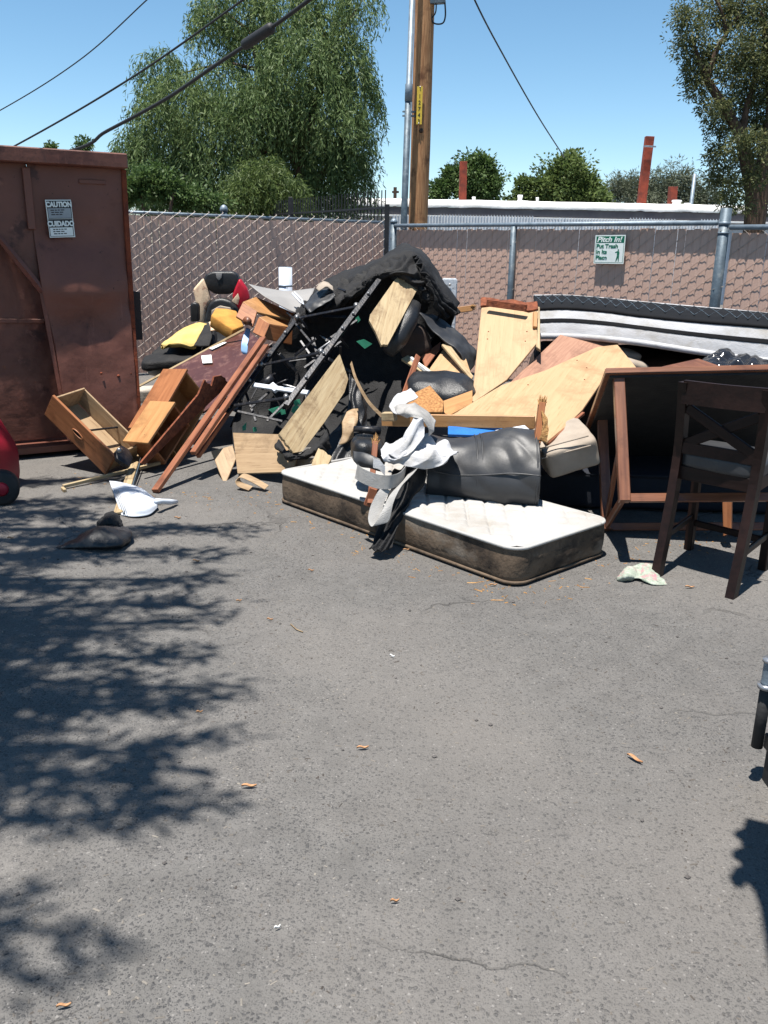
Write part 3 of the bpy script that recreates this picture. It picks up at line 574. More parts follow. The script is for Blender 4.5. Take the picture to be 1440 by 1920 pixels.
s0, s1 = W(456, 86, 11.28), W(512, 50, 10.93)
tube('splice_case', [s0.lerp(s1, t) for t in (0, .04, .1, .9, .96, 1)], [.03, .055, .06, .06, .055, .03], 'cable', c1, 12)
cable('overhead_cable', 'middle black overhead wire crossing the weeping tree to the left', [(-220, 400, 16), (25, 275, 14.5), (240, 150, 13), (455, 0, 11.5), (600, -110, 10.5)], .013)
cable('overhead_cable', 'thin overhead wire crossing the open sky corner above the dumpster', [(-200, 310, 18), (0, 207, 16.5), (150, 112, 15.4), (275, 0, 14), (380, -100, 13)], .009)
cable('overhead_cable', 'thin service wire descending from the pole into the leafy green tree', [(824, -160, 14.8), (890, 0, 16), (950, 115, 18.5), (1010, 220, 21.5), (1058, 295, 25)], .014)
def rpost(label, tp, bt, D, w, mt='rustpost', name='steel_post'):
    a, b_ = W(*tp, D), W(*bt, D); d = (a-b_).normalized(); g0 = b_-d*(b_.z/d.z)
    t = thing(name, label, 'post', g0); bar('shaft', g0, a, w, w*.8, mt, t, up=(0, 1, 0), bev=.006); return t
t = rpost('tall leaning rusty square post above the mobile home roof', (1218, 256), (1201, 392), 31, .27)
bar('crossbolt', W(1208, 274, 30.8), W(1230, 275, 30.8), .05, .05, 'galv', t)
rpost('brown wooden post standing in front of the round leafy tree', (869, 303), (867, 382), 31, .24, name='wooden_post')
rpost('short rust brown post beside the roof vent', (1262, 350), (1259, 392), 31, .26)
t = thing('metal_pole', 'slim pale metal pole near the dark gum tree', 'pole', W(1300, 480, 31)); a = W(1303, 326, 31); tube('shaft', [Vector((a.x-.05, 31, 0)), a], .06, 'galv', t, 10)
t = thing('utility_pole', 'tiny distant utility pole with a crossarm between the trees', 'utility pole', W(740, 480, 70)); a = W(741, 351, 70); bar('shaft', Vector((a.x, 70, 0)), a, .25, .25, 'bark', t); bar('crossarm', W(735, 360, 70), W(748, 360, 70), .15, .15, 'bark', t)
b1 = thing('pipe_bollard', 'pale grey pipe bollard standing by the slatted fence', 'bollard', W(536, 640, 10.6)); a = W(535, 501, 10.6); p0 = Vector((a.x, 10.6, 0))
tube('pipe', [p0, a], .078, 'pvc', b1, 20); tube('rim', [a, a+UP*.004], [.078, .07], 'galv', b1, 20); tube('collar', [Vector((a.x, 10.6, a.z-.22)), Vector((a.x, 10.6, a.z-.2))], .081, 'galv', b1, 20)
b2 = thing('bollard_post', 'white post with peeling paint in front of the sunlit fence', 'bollard', W(843, 650, 9.6)); a, b_ = W(843, 522, 9.6), W(843, 650, 9.6)
bm = bmesh.new(); bmesh.ops.create_cube(bm, size=1); bmesh.ops.scale(bm, vec=(.155, .155, a.z), verts=bm.verts); bmesh.ops.bevel(bm, geom=bm.edges[:], offset=.01, segments=2, affect='EDGES')
bmk('shaft', bm, 'chip', b2, Matrix.Translation((a.x, 9.6, a.z/2)))
for z in (a.z-.06, a.z-.2, a.z-.55): tube('bolt', [Vector((a.x, 9.515, z)), Vector((a.x, 9.508, z))], .012, 'bolt', b2, 8)
kb = thing('kerb_block', 'low grey concrete wheel stop beside the dumpster corner', 'wheel stop', W(268, 750, 8.9)); 
puff('block', Vector((-2.42, 8.9, .06)), Vector((.45, .28, 0)), Vector((-.07, .11, 0)), Vector((0, 0, .075)), 'concrete', kb, p=8, n=10, amp=.006)
# ------------------------------------------------------------------ trees
def leaves(name, P, Dn, L, Wd, mt, parent, tone, up_bias=0):
    """P: leaf bases (n,3); Dn: directions; one narrow four-sided leaf each"""
    n = len(P); Dn = Dn/(np.linalg.norm(Dn, axis=1, keepdims=True)+1e-9)
    r = RNG.normal(size=(n, 3)); side = np.cross(Dn, r); side /= np.linalg.norm(side, axis=1, keepdims=True)+1e-9
    L = (L*RNG.uniform(.6, 1.25, n))[:, None]; w = (Wd*RNG.uniform(.7, 1.2, n))[:, None]; nm = np.cross(side, Dn)
    V = np.stack([P, P+Dn*L*.5+side*w*.5+nm*L*.06, P+Dn*L, P+Dn*L*.5-side*w*.5+nm*L*.06], 1).reshape(-1, 3)
    me = bpy.data.meshes.new(name); me.vertices.add(4*n); me.vertices.foreach_set('co', V.astype(np.float32).ravel())
    me.loops.add(4*n); me.loops.foreach_set('vertex_index', np.arange(4*n, dtype=np.int32)); me.polygons.add(n); me.polygons.foreach_set('loop_start', np.arange(0, 4*n, 4, dtype=np.int32))
    at = me.attributes.new('tone', 'FLOAT', 'FACE'); at.data.foreach_set('value', np.clip(tone, 0, 1).astype(np.float32))
    me.update(); me.validate(); me.materials.append(M[mt]); o = bpy.data.objects.new(name, me); return link(o, parent)
def limbs(name, chains, parent, mt='bark'):
    V = []; Fc = []
    for pts, r0, r1 in chains:
        p = [Vector(q) for q in crom([tuple(x) for x in pts], 4*len(pts))]; rr = np.linspace(r0, r1, len(p)); t, q = tube_data(p, list(rr), 7); k = len(V); V += t; Fc += [tuple(k+j for j in u) for u in q]
    return mk(name, V, Fc, mt, parent, None, True)
def clumps_px(lst, D0):
    out = []
    for (x, y, rx, ry, dd) in lst:
        c = W(x, y, D0+dd); s = (D0+dd)/F; out.append((np.array(c), np.array((rx*s, max(rx, ry)*s*.8, ry*s))))
    return out
def weeping(lst, D0, nstr, mt, parent, L, Wd, slen, droop=1., dens=14, spread=.1):
    Ps = []; Ds = []; T = []
    tot = sum(r[0]*r[2] for _, r in lst)
    for c, r in lst:
        k = int(nstr*r[0]*r[2]/tot)+3; d = RNG.normal(size=(k, 3)); d /= np.linalg.norm(d, axis=1, keepdims=True); rad = RNG.uniform(.35, 1.02, k)**.6*np.array([1+.4*noise.noise(Vector(q*2.+c)) for q in d])
        st = c+d*r*rad[:, None]; tn = RNG.uniform(.2, .7)+RNG.normal(0, .12, k)
        for i in range(k):
            o = st[i]; h = d[i]*np.array((1, 1, .4)); h /= np.linalg.norm(h)+1e-9; n = RNG.integers(dens//2, dens+4); sl = slen*RNG.uniform(.5, 1.2)
            t = np.linspace(0, 1, n)[:, None]
            path = o+h*sl*.45*np.sqrt(t)+np.array((0, 0, -1))*sl*droop*t**1.4+RNG.normal(0, spread*.35, (n, 3))
            dr = h*.35*(1-t)+np.array((0, 0, -.8*droop))+RNG.normal(0, .45, (n, 3))
            Ps.append(path); Ds.append(dr); T.append(np.full(n, tn[i])+RNG.normal(0, .12, n))
    return leaves('crown', np.concatenate(Ps), np.concatenate(Ds), L, Wd, mt, parent, np.concatenate(T))
def bushy(lst, n, mt, parent, L, Wd, shell=.55):
    Ps = []; Ds = []; T = []; tot = sum((r[0]*r[2]) for _, r in lst)
    for c, r in lst:
        # each clump is made of smaller tufts so that gaps stay open
        k = max(5, int(70*math.sqrt(r[0]*r[2]/tot*len(lst)))); per = max(6, int(n*r[0]*r[2]/tot/k))
        d = RNG.normal(size=(k, 3)); d /= np.linalg.norm(d, axis=1, keepdims=True); rad = RNG.uniform(shell, 1.03, k)*np.array([1+.8*noise.noise(Vector(q*2.6+c)) for q in d]); tc = c+d*r*rad[:, None]
        for i in range(k):
            q = RNG.normal(size=(per, 3)); p = tc[i]+q*r.mean()*.16; Ps.append(p); Ds.append(q*.6+d[i]*.6+RNG.normal(0, .5, (per, 3))+np.array((0, 0, -.3))); T.append(np.full(per, RNG.uniform(.15, .8))+RNG.normal(0, .13, per))
    return leaves('crown', np.concatenate(Ps), np.concatenate(Ds), L, Wd, mt, parent, np.concatenate(T))
TD = 23.
tr = thing('weeping_tree', 'large weeping green tree with drooping foliage beyond the fence', 'tree', W(560, 520, TD))
big = clumps_px([(300, 120, 45, 40, 0), (340, 175, 70, 45, -.5), (290, 205, 40, 30, 0), (420, 160, 70, 60, 0), (395, 30, 40, 40, .5), (450, 0, 60, 45, .4), (530, 10, 70, 40, 0), (610, -10, 60, 40, .3), (675, -5, 30, 25, .3), (600, 60, 55, 45, 0),
    (560, 110, 80, 55, -.6), (640, 110, 55, 50, 0), (670, 170, 40, 50, .2), (480, 200, 80, 60, -.8), (400, 240, 90, 60, -.4), (310, 270, 70, 50, 0), (270, 290, 40, 40, .2), (330, 330, 80, 50, -.3), (420, 330, 70, 60, -.6), (530, 210, 70, 60, .6), (600, 200, 70, 60, -.5),
    (650, 250, 50, 60, 0), (560, 290, 80, 60, .7), (620, 310, 60, 60, -.3), (665, 320, 32, 45, 0), (500, 350, 80, 50, .8), (590, 365, 70, 40, 0), (340, 380, 80, 40, .4), (450, 390, 80, 35, .8), (250, 350, 30, 35, .2), (480, 80, 50, 40, .5), (240, 270, 25, 30, .2)], TD)
big = [(c, r*RNG.uniform(.74, 1.02)) for c, r in big]
weeping(big, TD, 10500, 'willow', tr, .15, .030, .72, 1.0, 14)
def PW(x, y, d=0): return W(x, y, TD+d)
tb_ = PW(575, 430); tb_.z = 0
limbs('trunk', [([tb_, PW(578, 380), PW(560, 300), PW(520, 235)], .3, .17), ([PW(520, 235), PW(505, 190), PW(490, 150), PW(470, 60)], .16, .05), ([PW(560, 300), PW(585, 220), PW(600, 170), PW(610, 60)], .2, .05), ([PW(520, 235), PW(470, 232), PW(430, 215), PW(350, 180)], .12, .03), ([PW(575, 350), PW(610, 320), PW(640, 250)], .12, .03), ([PW(505, 190), PW(540, 140), PW(580, 100)], .08, .02), ([PW(540, 260), PW(450, 300), PW(380, 320)], .12, .03), ([PW(430, 215), PW(400, 225), PW(395, 260)], .06, .02), ([PW(480, 130), PW(420, 120), PW(330, 140)], .05, .015), ([PW(470, 60), PW(430, 30), PW(400, 10)], .04, .012), ([PW(605, 110), PW(640, 60), PW(680, 0)], .05, .012)], tr)
sb_ = thing('lime_shrub', 'yellow green feathery shrub in front of the weeping tree', 'shrub', W(490, 520, 19)); weeping(clumps_px([(480, 350, 45, 40, 0), (530, 360, 40, 35, .2), (450, 375, 35, 25, 0), (500, 320, 30, 25, .2)], 19), 19, 1100, 'lime', sb_, .13, .022, .55, .75, 13)
a = W(490, 520, 19); limbs('stems', [([Vector((a.x, 19, 0)), W(480, 400, 19), W(470, 350, 19)], .05, .015), ([Vector((a.x+.1, 19, 0)), W(510, 390, 19), W(525, 340, 19)], .05, .015)], sb_)
bs = thing('leafy_bush', 'bright green leafy bush between the dumpster and the weeping tree', 'shrub', W(270, 520, 17)); bushy(clumps_px([(262, 355, 30, 26, 0), (300, 350, 35, 28, .2), (340, 370, 40, 22, .3), (240, 370, 20, 14, 0), (275, 330, 22, 16, .3), (390, 378, 40, 14, .6)], 17), 9000, 'bush', bs, .085, .045, .2)
a = W(285, 520, 17); limbs('stems', [([Vector((a.x, 17, 0)), W(270, 400, 17), W(262, 350, 17)], .05, .012), ([Vector((a.x, 17, 0)), W(320, 390, 17), W(330, 360, 17)], .05, .012)], bs)
GD = 20.
gt = thing('gum_tree', 'tall dark gum tree with grey twisting trunk on the right', 'tree', W(1400, 520, GD))
gl = clumps_px([(1290, 60, 30, 45, 0), (1280, 30, 20, 25, 0), (1310, 95, 35, 35, .2), (1345, 20, 45, 35, .3), (1395, 15, 50, 40, .2), (1440, 20, 40, 40, 0), (1300, 140, 28, 25, 0), (1340, 120, 30, 26, .4), (1385, 95, 45, 40, -.3), (1430, 100, 45, 45, 0), (1400, 140, 50, 35, -.2), (1440, 170, 40, 40, 0), (1310, 165, 25, 28, 0), (1330, 205, 24, 24, 0), (1385, 190, 40, 30, .4), (1345, 240, 24, 26, .2), (1400, 235, 35, 30, .5), (1440, 240, 35, 30, .2), (1345, 285, 24, 30, 0), (1360, 330, 26, 35, .3), (1340, 330, 18, 26, 0), (1400, 300, 26, 30, .6), (1440, 320, 26, 40, .4), (1365, 375, 26, 22, .3), (1435, 385, 18, 22, .4), (1480, 120, 50, 90, .2), (1490, 280, 45, 80, .2), (1520, 30, 50, 50, .3), (1385, 270, 30, 26, -.7), (1415, 330, 24, 30, -.7), (1375, 350, 24, 30, -.6), (1425, 270, 26, 30, -.8), (1350, 200, 24, 22, -.5), (1395, 385, 24, 18, -.7)], GD)
bushy(gl, 44000, 'gum', gt, .085, .032, .3)
def GW(x, y, d=0): return W(x, y, GD+d)
g0_ = GW(1412, 440); g0_.z = 0
limbs('trunk', [([g0_, GW(1412, 400), GW(1405, 330), GW(1390, 260), GW(1370, 220)], .2, .1), ([GW(1370, 220), GW(1345, 180), GW(1326, 150), GW(1310, 110), GW(1300, 80)], .12, .03), ([GW(1326, 150), GW(1345, 90), GW(1362, 60), GW(1350, 15), GW(1330, -20)], .07, .02), ([g0_, GW(1425, 380), GW(1432, 300), GW(1445, 220), GW(1440, 120), GW(1430, 20)], .2, .05), ([GW(1390, 260), GW(1400, 200), GW(1415, 140), GW(1410, 60)], .09, .02), ([GW(1362, 60), GW(1385, 30), GW(1395, 0)], .03, .01)], gt)
def tree(name, label, D, lst, n, mt, L, Wd, tx, cat='tree'):
    t = thing(name, label, cat, W(tx, 490, D)); bushy(clumps_px(lst, D), n, mt, t, L, Wd, .35); a = W(tx, 490, D); b_ = W(tx, lst[0][1], D); limbs('trunk', [([Vector((a.x, D, 0)), a.lerp(b_, .5), b_], .16, .05), ([a.lerp(b_, .5), W(lst[-1][0], lst[-1][1], D)], .08, .03)], t); return t
tree('broadleaf_tree', 'rounded dark green tree behind the brown wooden post', 34, [(890, 325, 35, 30, 0), (845, 340, 22, 24, 0), (920, 345, 20, 30, 0), (822, 362, 18, 20, 0), (890, 365, 40, 20, 0), (905, 305, 20, 14, 0)], 14000, 'bush', .14, .075, 885)
tree('broadleaf_tree', 'bright green leafy tree with pointed top under the service wire', 34, [(1065, 330, 38, 34, 0), (1062, 300, 18, 16, 0), (985, 350, 16, 20, 0), (1025, 350, 30, 26, 0), (1100, 350, 24, 28, 0), (1075, 368, 55, 18, 0), (975, 372, 24, 12, 0), (1125, 372, 18, 14, 0)], 18000, 'lime', .14, .08, 1065)
tree('tamarisk_tree', 'dusty grey green feathery trees along the far side of the roof', 37, [(1160, 355, 36, 22, 0), (1195, 350, 30, 25, 0), (1235, 350, 30, 26, 0), (1275, 340, 26, 28, 0), (1300, 362, 26, 26, 0), (1215, 372, 60, 16, 0), (1285, 378, 40, 14, 0), (1330, 372, 20, 20, 0)], 20000, 'dusty', .15, .035, 1240)
tree('treetop', 'small treetop peeking just over the dumpster rim', 40, [(155, 272, 14, 12, 0), (150, 290, 12, 12, 0)], 900, 'bush', .16, .09, 152)
tree('treetop', 'tiny treetop left of the cable above the dumpster', 44, [(95, 278, 10, 8, 0), (92, 292, 9, 10, 0)], 500, 'bush', .16, .09, 94)
# the shade tree beside the camera, whose boughs throw the streaks of shadow on the left
st = thing('shade_tree', 'tree overhanging from the left whose branches shade the asphalt and dumpster', 'tree', Vector((-6.0, 2.6, 0)))
ch = [([Vector((-6.0, 2.6, 0)), Vector((-5.9, 2.6, 2)), Vector((-5.6, 2.7, 4.0)), Vector((-5.0, 2.8, 5.6))], .24, .1)]; Ps = []; Ds = []; T = []
def bough(a, b_, z, sag, nsub, k):
    p = [Vector(a), Vector(a).lerp(Vector(b_), .5)+UP*sag, Vector(b_)]; ch.append((p, .06, .012)); q = crom([tuple(x) for x in p], nsub)
    for i in range(nsub//5, nsub):
        t = i/nsub; l_ = .9*(1-.55*t); e = Vector(q[i]); side = random.uniform(-.26, .26); w_ = e+Vector((.62*l_+random.uniform(-.1, .2), side*l_, random.uniform(-.35, .15))); ch.append(([e, e.lerp(w_, .5)+UP*.05, w_], .012, .004))
        n = int(k*1.3); tt = RNG.uniform(0, 1.1, n)[:, None]; P = np.array(e)+(np.array(w_)-np.array(e))*tt+RNG.normal(0, .04, (n, 3)); Ps.append(P); Ds.append(RNG.normal(0, .5, (n, 3))+np.array((.7, side, -.3))); T.append(RNG.uniform(.2, .8, n))
SH = lambda x, y, z: (x-LDIR.x*z/math.tan(SUN_EL), y-LDIR.y*z/math.tan(SUN_EL), z)          # canopy point over a ground point
for (x, y, z, k) in ((-0.95, 4.75, 4.6, 45), (-1.0, 4.35, 4.4, 45), (-0.9, 3.95, 4.8, 40), (-0.95, 3.62, 4.6, 45), (-0.85, 3.42, 4.9, 40), (-0.85, 3.1, 4.6, 40), (-0.78, 2.88, 4.7, 50), (-0.72, 2.72, 4.5, 55), (-0.62, 2.45, 4.8, 50), (-0.66, 2.3, 4.6, 50), (-0.72, 2.1, 4.9, 40), (-0.7, 1.7, 4.9, 26), (-0.9, 1.6, 4.7, 22), (-1.5, 4.55, 5.0, 80), (-1.7, 4.2, 5.2, 80), (-1.7, 3.85, 5.0, 80), (-1.5, 3.5, 5.2, 90), (-1.45, 3.25, 5.0, 90), (-1.4, 2.98, 5.3, 90), (-1.25, 2.75, 5.1, 90), (-1.25, 2.55, 5.2, 80), (-1.35, 2.3, 5.0, 60), (-1.7, 5.3, 5.0, 55), (-1.9, 5.8, 4.8, 50), (-1.8, 5.0, 4.7, 60)):
    x1 = -4.6; x -= .14
    a = SH(x1, y*.75+.25*2.6+random.uniform(-.2, .2), z+.2); b_ = SH(x, y, z); bough(a, b_, z, .25, 22, k)
for (x, y, zc, k) in ((-2.5, 6.24, 5.0, 60), (-2.6, 6.4, 5.2, 70), (-2.45, 6.55, 4.9, 60), (-3.0, 6.2, 5.1, 70), (-3.2, 6.05, 4.8, 60)): bough((-5.2, y-.3, zc+.3), (x, y, zc), zc, .2, 22, k)
leaves('crown', np.concatenate(Ps), np.concatenate(Ds), .11, .030, 'gum', st, np.concatenate(T)); limbs('trunk', ch, st)
# ------------------------------------------------------------------ helpers for the dumped furniture
def drawer(label, O, X, Y, Zd, Dp, front='oak', inner='drawerin', th=.014, group=None, handle=None, name='wooden_drawer', sides=True):
    """O corner; X along the front, Y from the bottom to the open side, Zd from front to back (length Dp)"""
    O, X, Y, Zd = Vector(O), Vector(X), Vector(Y), Vector(Zd); Lx = X.length; x = X.normalized(); y = (Y-x*Y.dot(x)).normalized(); Hy = Y.length
    z = x.cross(y).normalized()
    if z.dot(Zd) < 0: z = -z
    mw = Matrix((x, y, z)).transposed().to_4x4(); mw.translation = O; flip = z.dot(x.cross(y)) < 0
    t = thing(name, label, 'drawer', O, group)
    def bx(nm, x0, x1, y0, y1, z0, z1, mt, par=t):
        bm = bmesh.new(); bmesh.ops.create_cube(bm, size=1); d = (x1-x0, y1-y0, z1-z0); bmesh.ops.scale(bm, vec=d, verts=bm.verts); bmesh.ops.bevel(bm, geom=bm.edges[:], offset=.0025, segments=1, affect='EDGES')
        return bmk(nm, bm, mt, par, mw @ Matrix.Translation(((x0+x1)/2, (y0+y1)/2, (z0+z1)/2)))
    fp_ = bx('front_panel', -.012, Lx+.012, -.01, Hy+.01, -.02, 0, front)
    if handle:
        hx, hy = handle; c = Vector((Lx*hx, Hy*hy, -.0215)); pts = [mw @ (c+Vector((math.cos(a)*.05, math.sin(a)*.016, 0))) for a in np.linspace(0, 2*math.pi, 20)]
        tube('grip_rim', pts, .005, front, fp_, 6); bm = bmesh.new(); bm.faces.new([bm.verts.new((math.cos(a)*.048, math.sin(a)*.014, 0)) for a in np.linspace(0, 6.1, 18)]); bmk('grip_slot', bm, 'espresso', fp_, mw @ Matrix.Translation(c+Vector((0, 0, .0005))))
    bx('bottom', 0, Lx, .006, .014, 0.001, Dp, inner)
    if sides: bx('side_panel', 0, th, .0145, Hy, .001, Dp, inner); bx('side_panel', Lx-th, Lx, .0145, Hy, .001, Dp, inner)
    bx('back_panel', 0, Lx, .0145, Hy*.9, Dp+.0005, Dp+th, inner)
    return t, mw
def ribbon(name, pts, wv, mt, parent=None, th=.004, n=50):
    P = crom([tuple(p) for p in pts], n); Wv = crom([tuple(w) for w in wv], n); c = P.mean(0); v = []; f = []
    for p, w in zip(P, Wv): v += [Vector(p-w*.5-c), Vector(p-c), Vector(p+w*.5-c)]
    for i in range(n-1):
        for k in (0, 1): f.append((3*i+k, 3*i+k+1, 3*i+4+k, 3*i+3+k))
    o = mk(name, v, f, mt, parent, Matrix.Translation(Vector(c)), False); s = o.modifiers.new('thick', 'SOLIDIFY'); s.thickness = th*.6; s.offset = 0
    return o
def splinter(name, a, b_, w, t, mt, parent=None, end='splint'):
    """stick with a torn end"""
    a, b_ = Vector(a), Vector(b_); o = bar(name, a, b_, w, t, mt, parent, up=(0, -1, .2)); d = (b_-a).normalized(); u = d.cross(Vector((0, 1, 0))).normalized()
    V = []; Fc = []
    for k in range(26):
        p = b_+u*random.uniform(-.5, .5)*w+Vector((0, 1, 0))*random.uniform(-.5, .5)*t; q = p+d*random.uniform(.01, .05)+u*random.uniform(-.015, .015)+Vector((0, random.uniform(-.012, .012), 0)); tt, ff = tube_data([p-d*.012, p.lerp(q, .5), q], [.004, .003, .0006], 4); n = len(V); V += [x-b_ for x in tt]; Fc += [tuple(n+j for j in x) for x in ff]
    mk('torn_end', V, Fc, end, o, Matrix.Translation(b_)); return o
GP = 'wooden furniture parts in the pile'
# ------------------------------------------------------------------ small things on the left asphalt
drawer('drawer with a slot grip leaning open against the dumpster', W(200, 885, 5.9), W(90, 776, 6.08)-W(200, 885, 5.9), W(110, 751, 6.01)-W(90, 776, 6.08), W(173, 745, 6.38)-W(110, 751, 6.01), .27, handle=(.52, .5), group=GP)
bar_ = bar('drawer_runner', W(168, 807, 5.98), W(228, 800, 6.2), .02, .012, 'metalblack'); tag(bar_, 'dark metal runner lying across the open drawer', 'rail')
drawer('orange oak drawer standing on end with a pale side panel', W(246, 803, 6.25), W(309, 697, 6.62)-W(246, 803, 6.25), W(330, 720, 6.45)-W(309, 697, 6.62), W(380, 683, 6.95)-W(312, 695, 6.62), .33, front='oak', inner='oakpale', group=GP)
drawer('small oak drawer box below the orange drawer by the wood rails', W(236, 828, 6.05), W(284, 757, 6.3)-W(236, 828, 6.05), W(304, 783, 6.12)-W(284, 757, 6.3), W(340, 748, 6.5)-W(284, 757, 6.3), .22, front='oakpale', inner='oak', group=GP)
o = board('torn_board', poly([(372, 740), (384, 712), (397, 724), (402, 706), (416, 704), (427, 716), (420, 730), (330, 815), (272, 872), (264, 868), (330, 790)], (384, 712, 6.35), (427, 716, 6.6), (268, 870, 5.8)), .014, 'fray', jag=.012); tag(o, 'torn reddish fibreboard sheet leaning behind the wood rails', 'board', None)
for k, (p0, p1, w_, lab) in enumerate((((291, 921, 5.45), (494, 634, 6.9), .052, 'long reddish wood rail reaching from the asphalt up to the drawers'), ((362, 850, 5.78), (500, 648, 6.8), .045, 'shorter reddish wood rail lying second in the leaning bundle'), ((371, 856, 5.85), (503, 664, 6.9), .03, 'thin dark reddish rail lowest of the leaning bundle'))):
    o = bar('wood_rail', W(*p0), W(*p1), w_, .03, 'redwood', None, up=(-.4, -.7, .5)); tag(o, lab, 'rail', 'leaning wood rails')
a = G(118, 912, .02); b_ = G(300, 868, .05)
ls = thing('wood_strip', 'thin L shaped wooden strip lying on the shaded asphalt', 'wood strip', a); bar('strip', a, b_, .022, .022, 'pine', ls); bar('return_piece', a+Vector((0, -.012, -.008)), G(122, 920, .012), .02, .02, 'pine', ls)
sl_ = thing('bed_slat', 'pine slat with a dark metal edge resting on the dustpan', 'slat', G(222, 965)); bar('slat', G(222, 962, .012), G(257, 852, .07), .06, .014, 'pine', sl_, up=(-.1, -.3, .95)); bar('metal_edge', G(233, 964, .014), G(267, 855, .07), .008, .024, 'galvdark', sl_, up=(-.1, -.3, .95))
br = thing('metal_bracket', 'black steel bracket with a bolt against the open drawer', 'bracket', W(235, 870, 5.75)); pad('plate', poly([(217, 845), (228, 834), (242, 842), (250, 858), (244, 875), (232, 868), (220, 860)], (217, 845, 5.72), (250, 858, 5.8), (240, 875, 5.68)), .03, 'metalblack', br, r=.006); a = W(225, 844, 5.70); tube('bolt', [a, a+Vector((0, -.03, .005))], [.02, .016], 'bolt', br, 10)
dp = thing('dustpan', 'white plastic dustpan lying upside down on the asphalt', 'dustpan', G(240, 966))
rw = [[G(205, 902, .06), G(228, 905, .065), G(262, 914, .055), G(290, 934, .04)], [G(212, 922, .045), G(238, 926, .07), G(268, 934, .062), G(293, 940, .042)], [G(220, 945, .03), G(245, 948, .06), G(272, 950, .055), G(295, 945, .036)], [G(228, 966, .004), G(252, 969, .01), G(280, 965, .012), G(296, 951, .02)]]
net('pan', rw, 'whiteplastic', .004, 30, 30, .002, 9, dp); tube('handle', [G(293, 940, .075), G(303, 940, .06), G(318, 941, .04), G(331, 941, .02)], [.018, .016, .018, .012], 'whiteplastic', dp, 10)
for k in range(3): bar('rib', G(213+4*k, 915+2*k, .07), G(229+4*k, 955+2*k, .045), .003, .003, 'greyboard', dp)
lb = thing('leather_scrap', 'flattened black leather scrap on the asphalt in front of the dustpan', 'leather scrap', G(180, 1025))
net('scrap', [[G(105, 1026, .004), G(140, 1010, .03), G(170, 994, .03), G(205, 985, .02), G(240, 990, .01)], [G(108, 1027, .004), G(150, 1012, .05), G(185, 990, .10), G(215, 992, .08), G(247, 998, .05)], [G(110, 1028, .004), G(150, 1026, .02), G(190, 1024, .04), G(225, 1020, .04), G(246, 1012, .03)], [G(112, 1029, .003), G(150, 1029, .003), G(190, 1029, .003), G(225, 1027, .003), G(244, 1018, .003)]], 'blackleather', .004, 50, 30, .008, 14, lb)
net('torn_edge', [[G(185, 975, .03), G(205, 960, .05), G(225, 968, .03)], [G(180, 985, .01), G(205, 978, .06), G(232, 985, .01)], [G(190, 995, .003), G(210, 992, .02), G(235, 995, .003)]], 'blackfab', .004, 24, 20, .02, 16, lb)
# toy car at the left edge
tc_ = thing('toy_car', 'red plastic ride-on toy car with black wheel at the dumpster', 'toy car', G(-40, 945)); a = G(-60, 930)
pad('body', [W(-298, 800, 5.3), W(-228, 700, 5.4), W(-98, 705, 5.4), W(-43, 790, 5.3), W(-20, 830, 5.25), W(-14, 890, 5.2), W(-24, 915, 5.2), W(-288, 915, 5.2)], .42, 'toyred', tc_, r=.05)
bar('trim', W(-46, 800, 5.22), W(-22, 842, 5.2), .02, .03, 'silver', tc_)
for (x, y, D) in ((6, 912, 5.1), (-206, 912, 5.1)):
    c = G(x, 945) if x > 0 else G(x, 945); c.z = .105; ax = Vector((.35, -.94, 0)); w_ = tube('wheel', [c-ax*.05, c-ax*.04, c+ax*.04, c+ax*.05], [.085, .105, .105, .085], 'rubber', tc_, 24); tube('hub', [c+ax*.05, c+ax*.058], [.045, .03], 'toyred', w_, 12)
# ------------------------------------------------------------------ gaming chair, cushions and boxes by the fence
CD = 9.55
gc = thing('gaming_chair', 'black and red gaming chair with peeling leather by the fence', 'chair', W(415, 700, CD))
def cp(x, y, d=0): return W(x, y, CD+d)
pad('head_panel', [cp(386, 514), cp(398, 509), cp(436, 509), cp(444, 514), cp(452, 535), cp(440, 546), cp(430, 552), cp(403, 552), cp(392, 545), cp(376, 532)], .13, 'blackleather', gc, r=.03, seg=3)
pad('emblem', [cp(404, 511, -.012), cp(417, 511, -.012), cp(415, 521, -.012), cp(410, 526, -.012), cp(406, 521, -.012)], .012, 'greyboard', gc, r=.003)
pad('left_wing', [cp(361, 543, -.03), cp(380, 521, -.03), cp(388, 541, -.03), cp(392, 557, -.03), cp(394, 566, -.03), cp(386, 580, -.03), cp(384, 606, -.03), cp(372, 606, -.03), cp(369, 580, -.03)], .12, 'peel', gc, r=.03, seg=3)
pad('right_wing', [cp(438, 545, -.03), cp(448, 521, -.03), cp(463, 542, -.03), cp(468, 560, -.03), cp(464, 585, -.03), cp(448, 590, -.03), cp(440, 572, -.03), cp(434, 556, -.03)], .12, 'red', gc, r=.03, seg=3)
pad('peeled_patch', [cp(434, 565, -.075), cp(446, 550, -.075), cp(449, 560, -.075), cp(446, 572, -.075)], .015, 'peel', gc, r=.004)
pad('backrest', [cp(389, 570, -.05), cp(400, 561, -.05), cp(415, 558, -.05), cp(432, 563, -.05), cp(446, 575, -.05), cp(452, 600, -.05), cp(450, 640, -.05), cp(384, 640, -.05), cp(381, 600, -.05)], .12, 'blackleather', gc)
pad('lumbar_insert', [cp(396, 582, -.075), cp(412, 573, -.075), cp(432, 577, -.075), cp(438, 600, -.075), cp(396, 600, -.075)], .03, 'beige', gc, r=.01)
pad('armrest', [W(356, 572, CD-.3), W(361, 567, CD-.3), W(369, 568, CD-.3), W(372, 574, CD-.3), W(372, 603, CD-.3), W(357, 604, CD-.3)], .1, 'blackleather', gc)
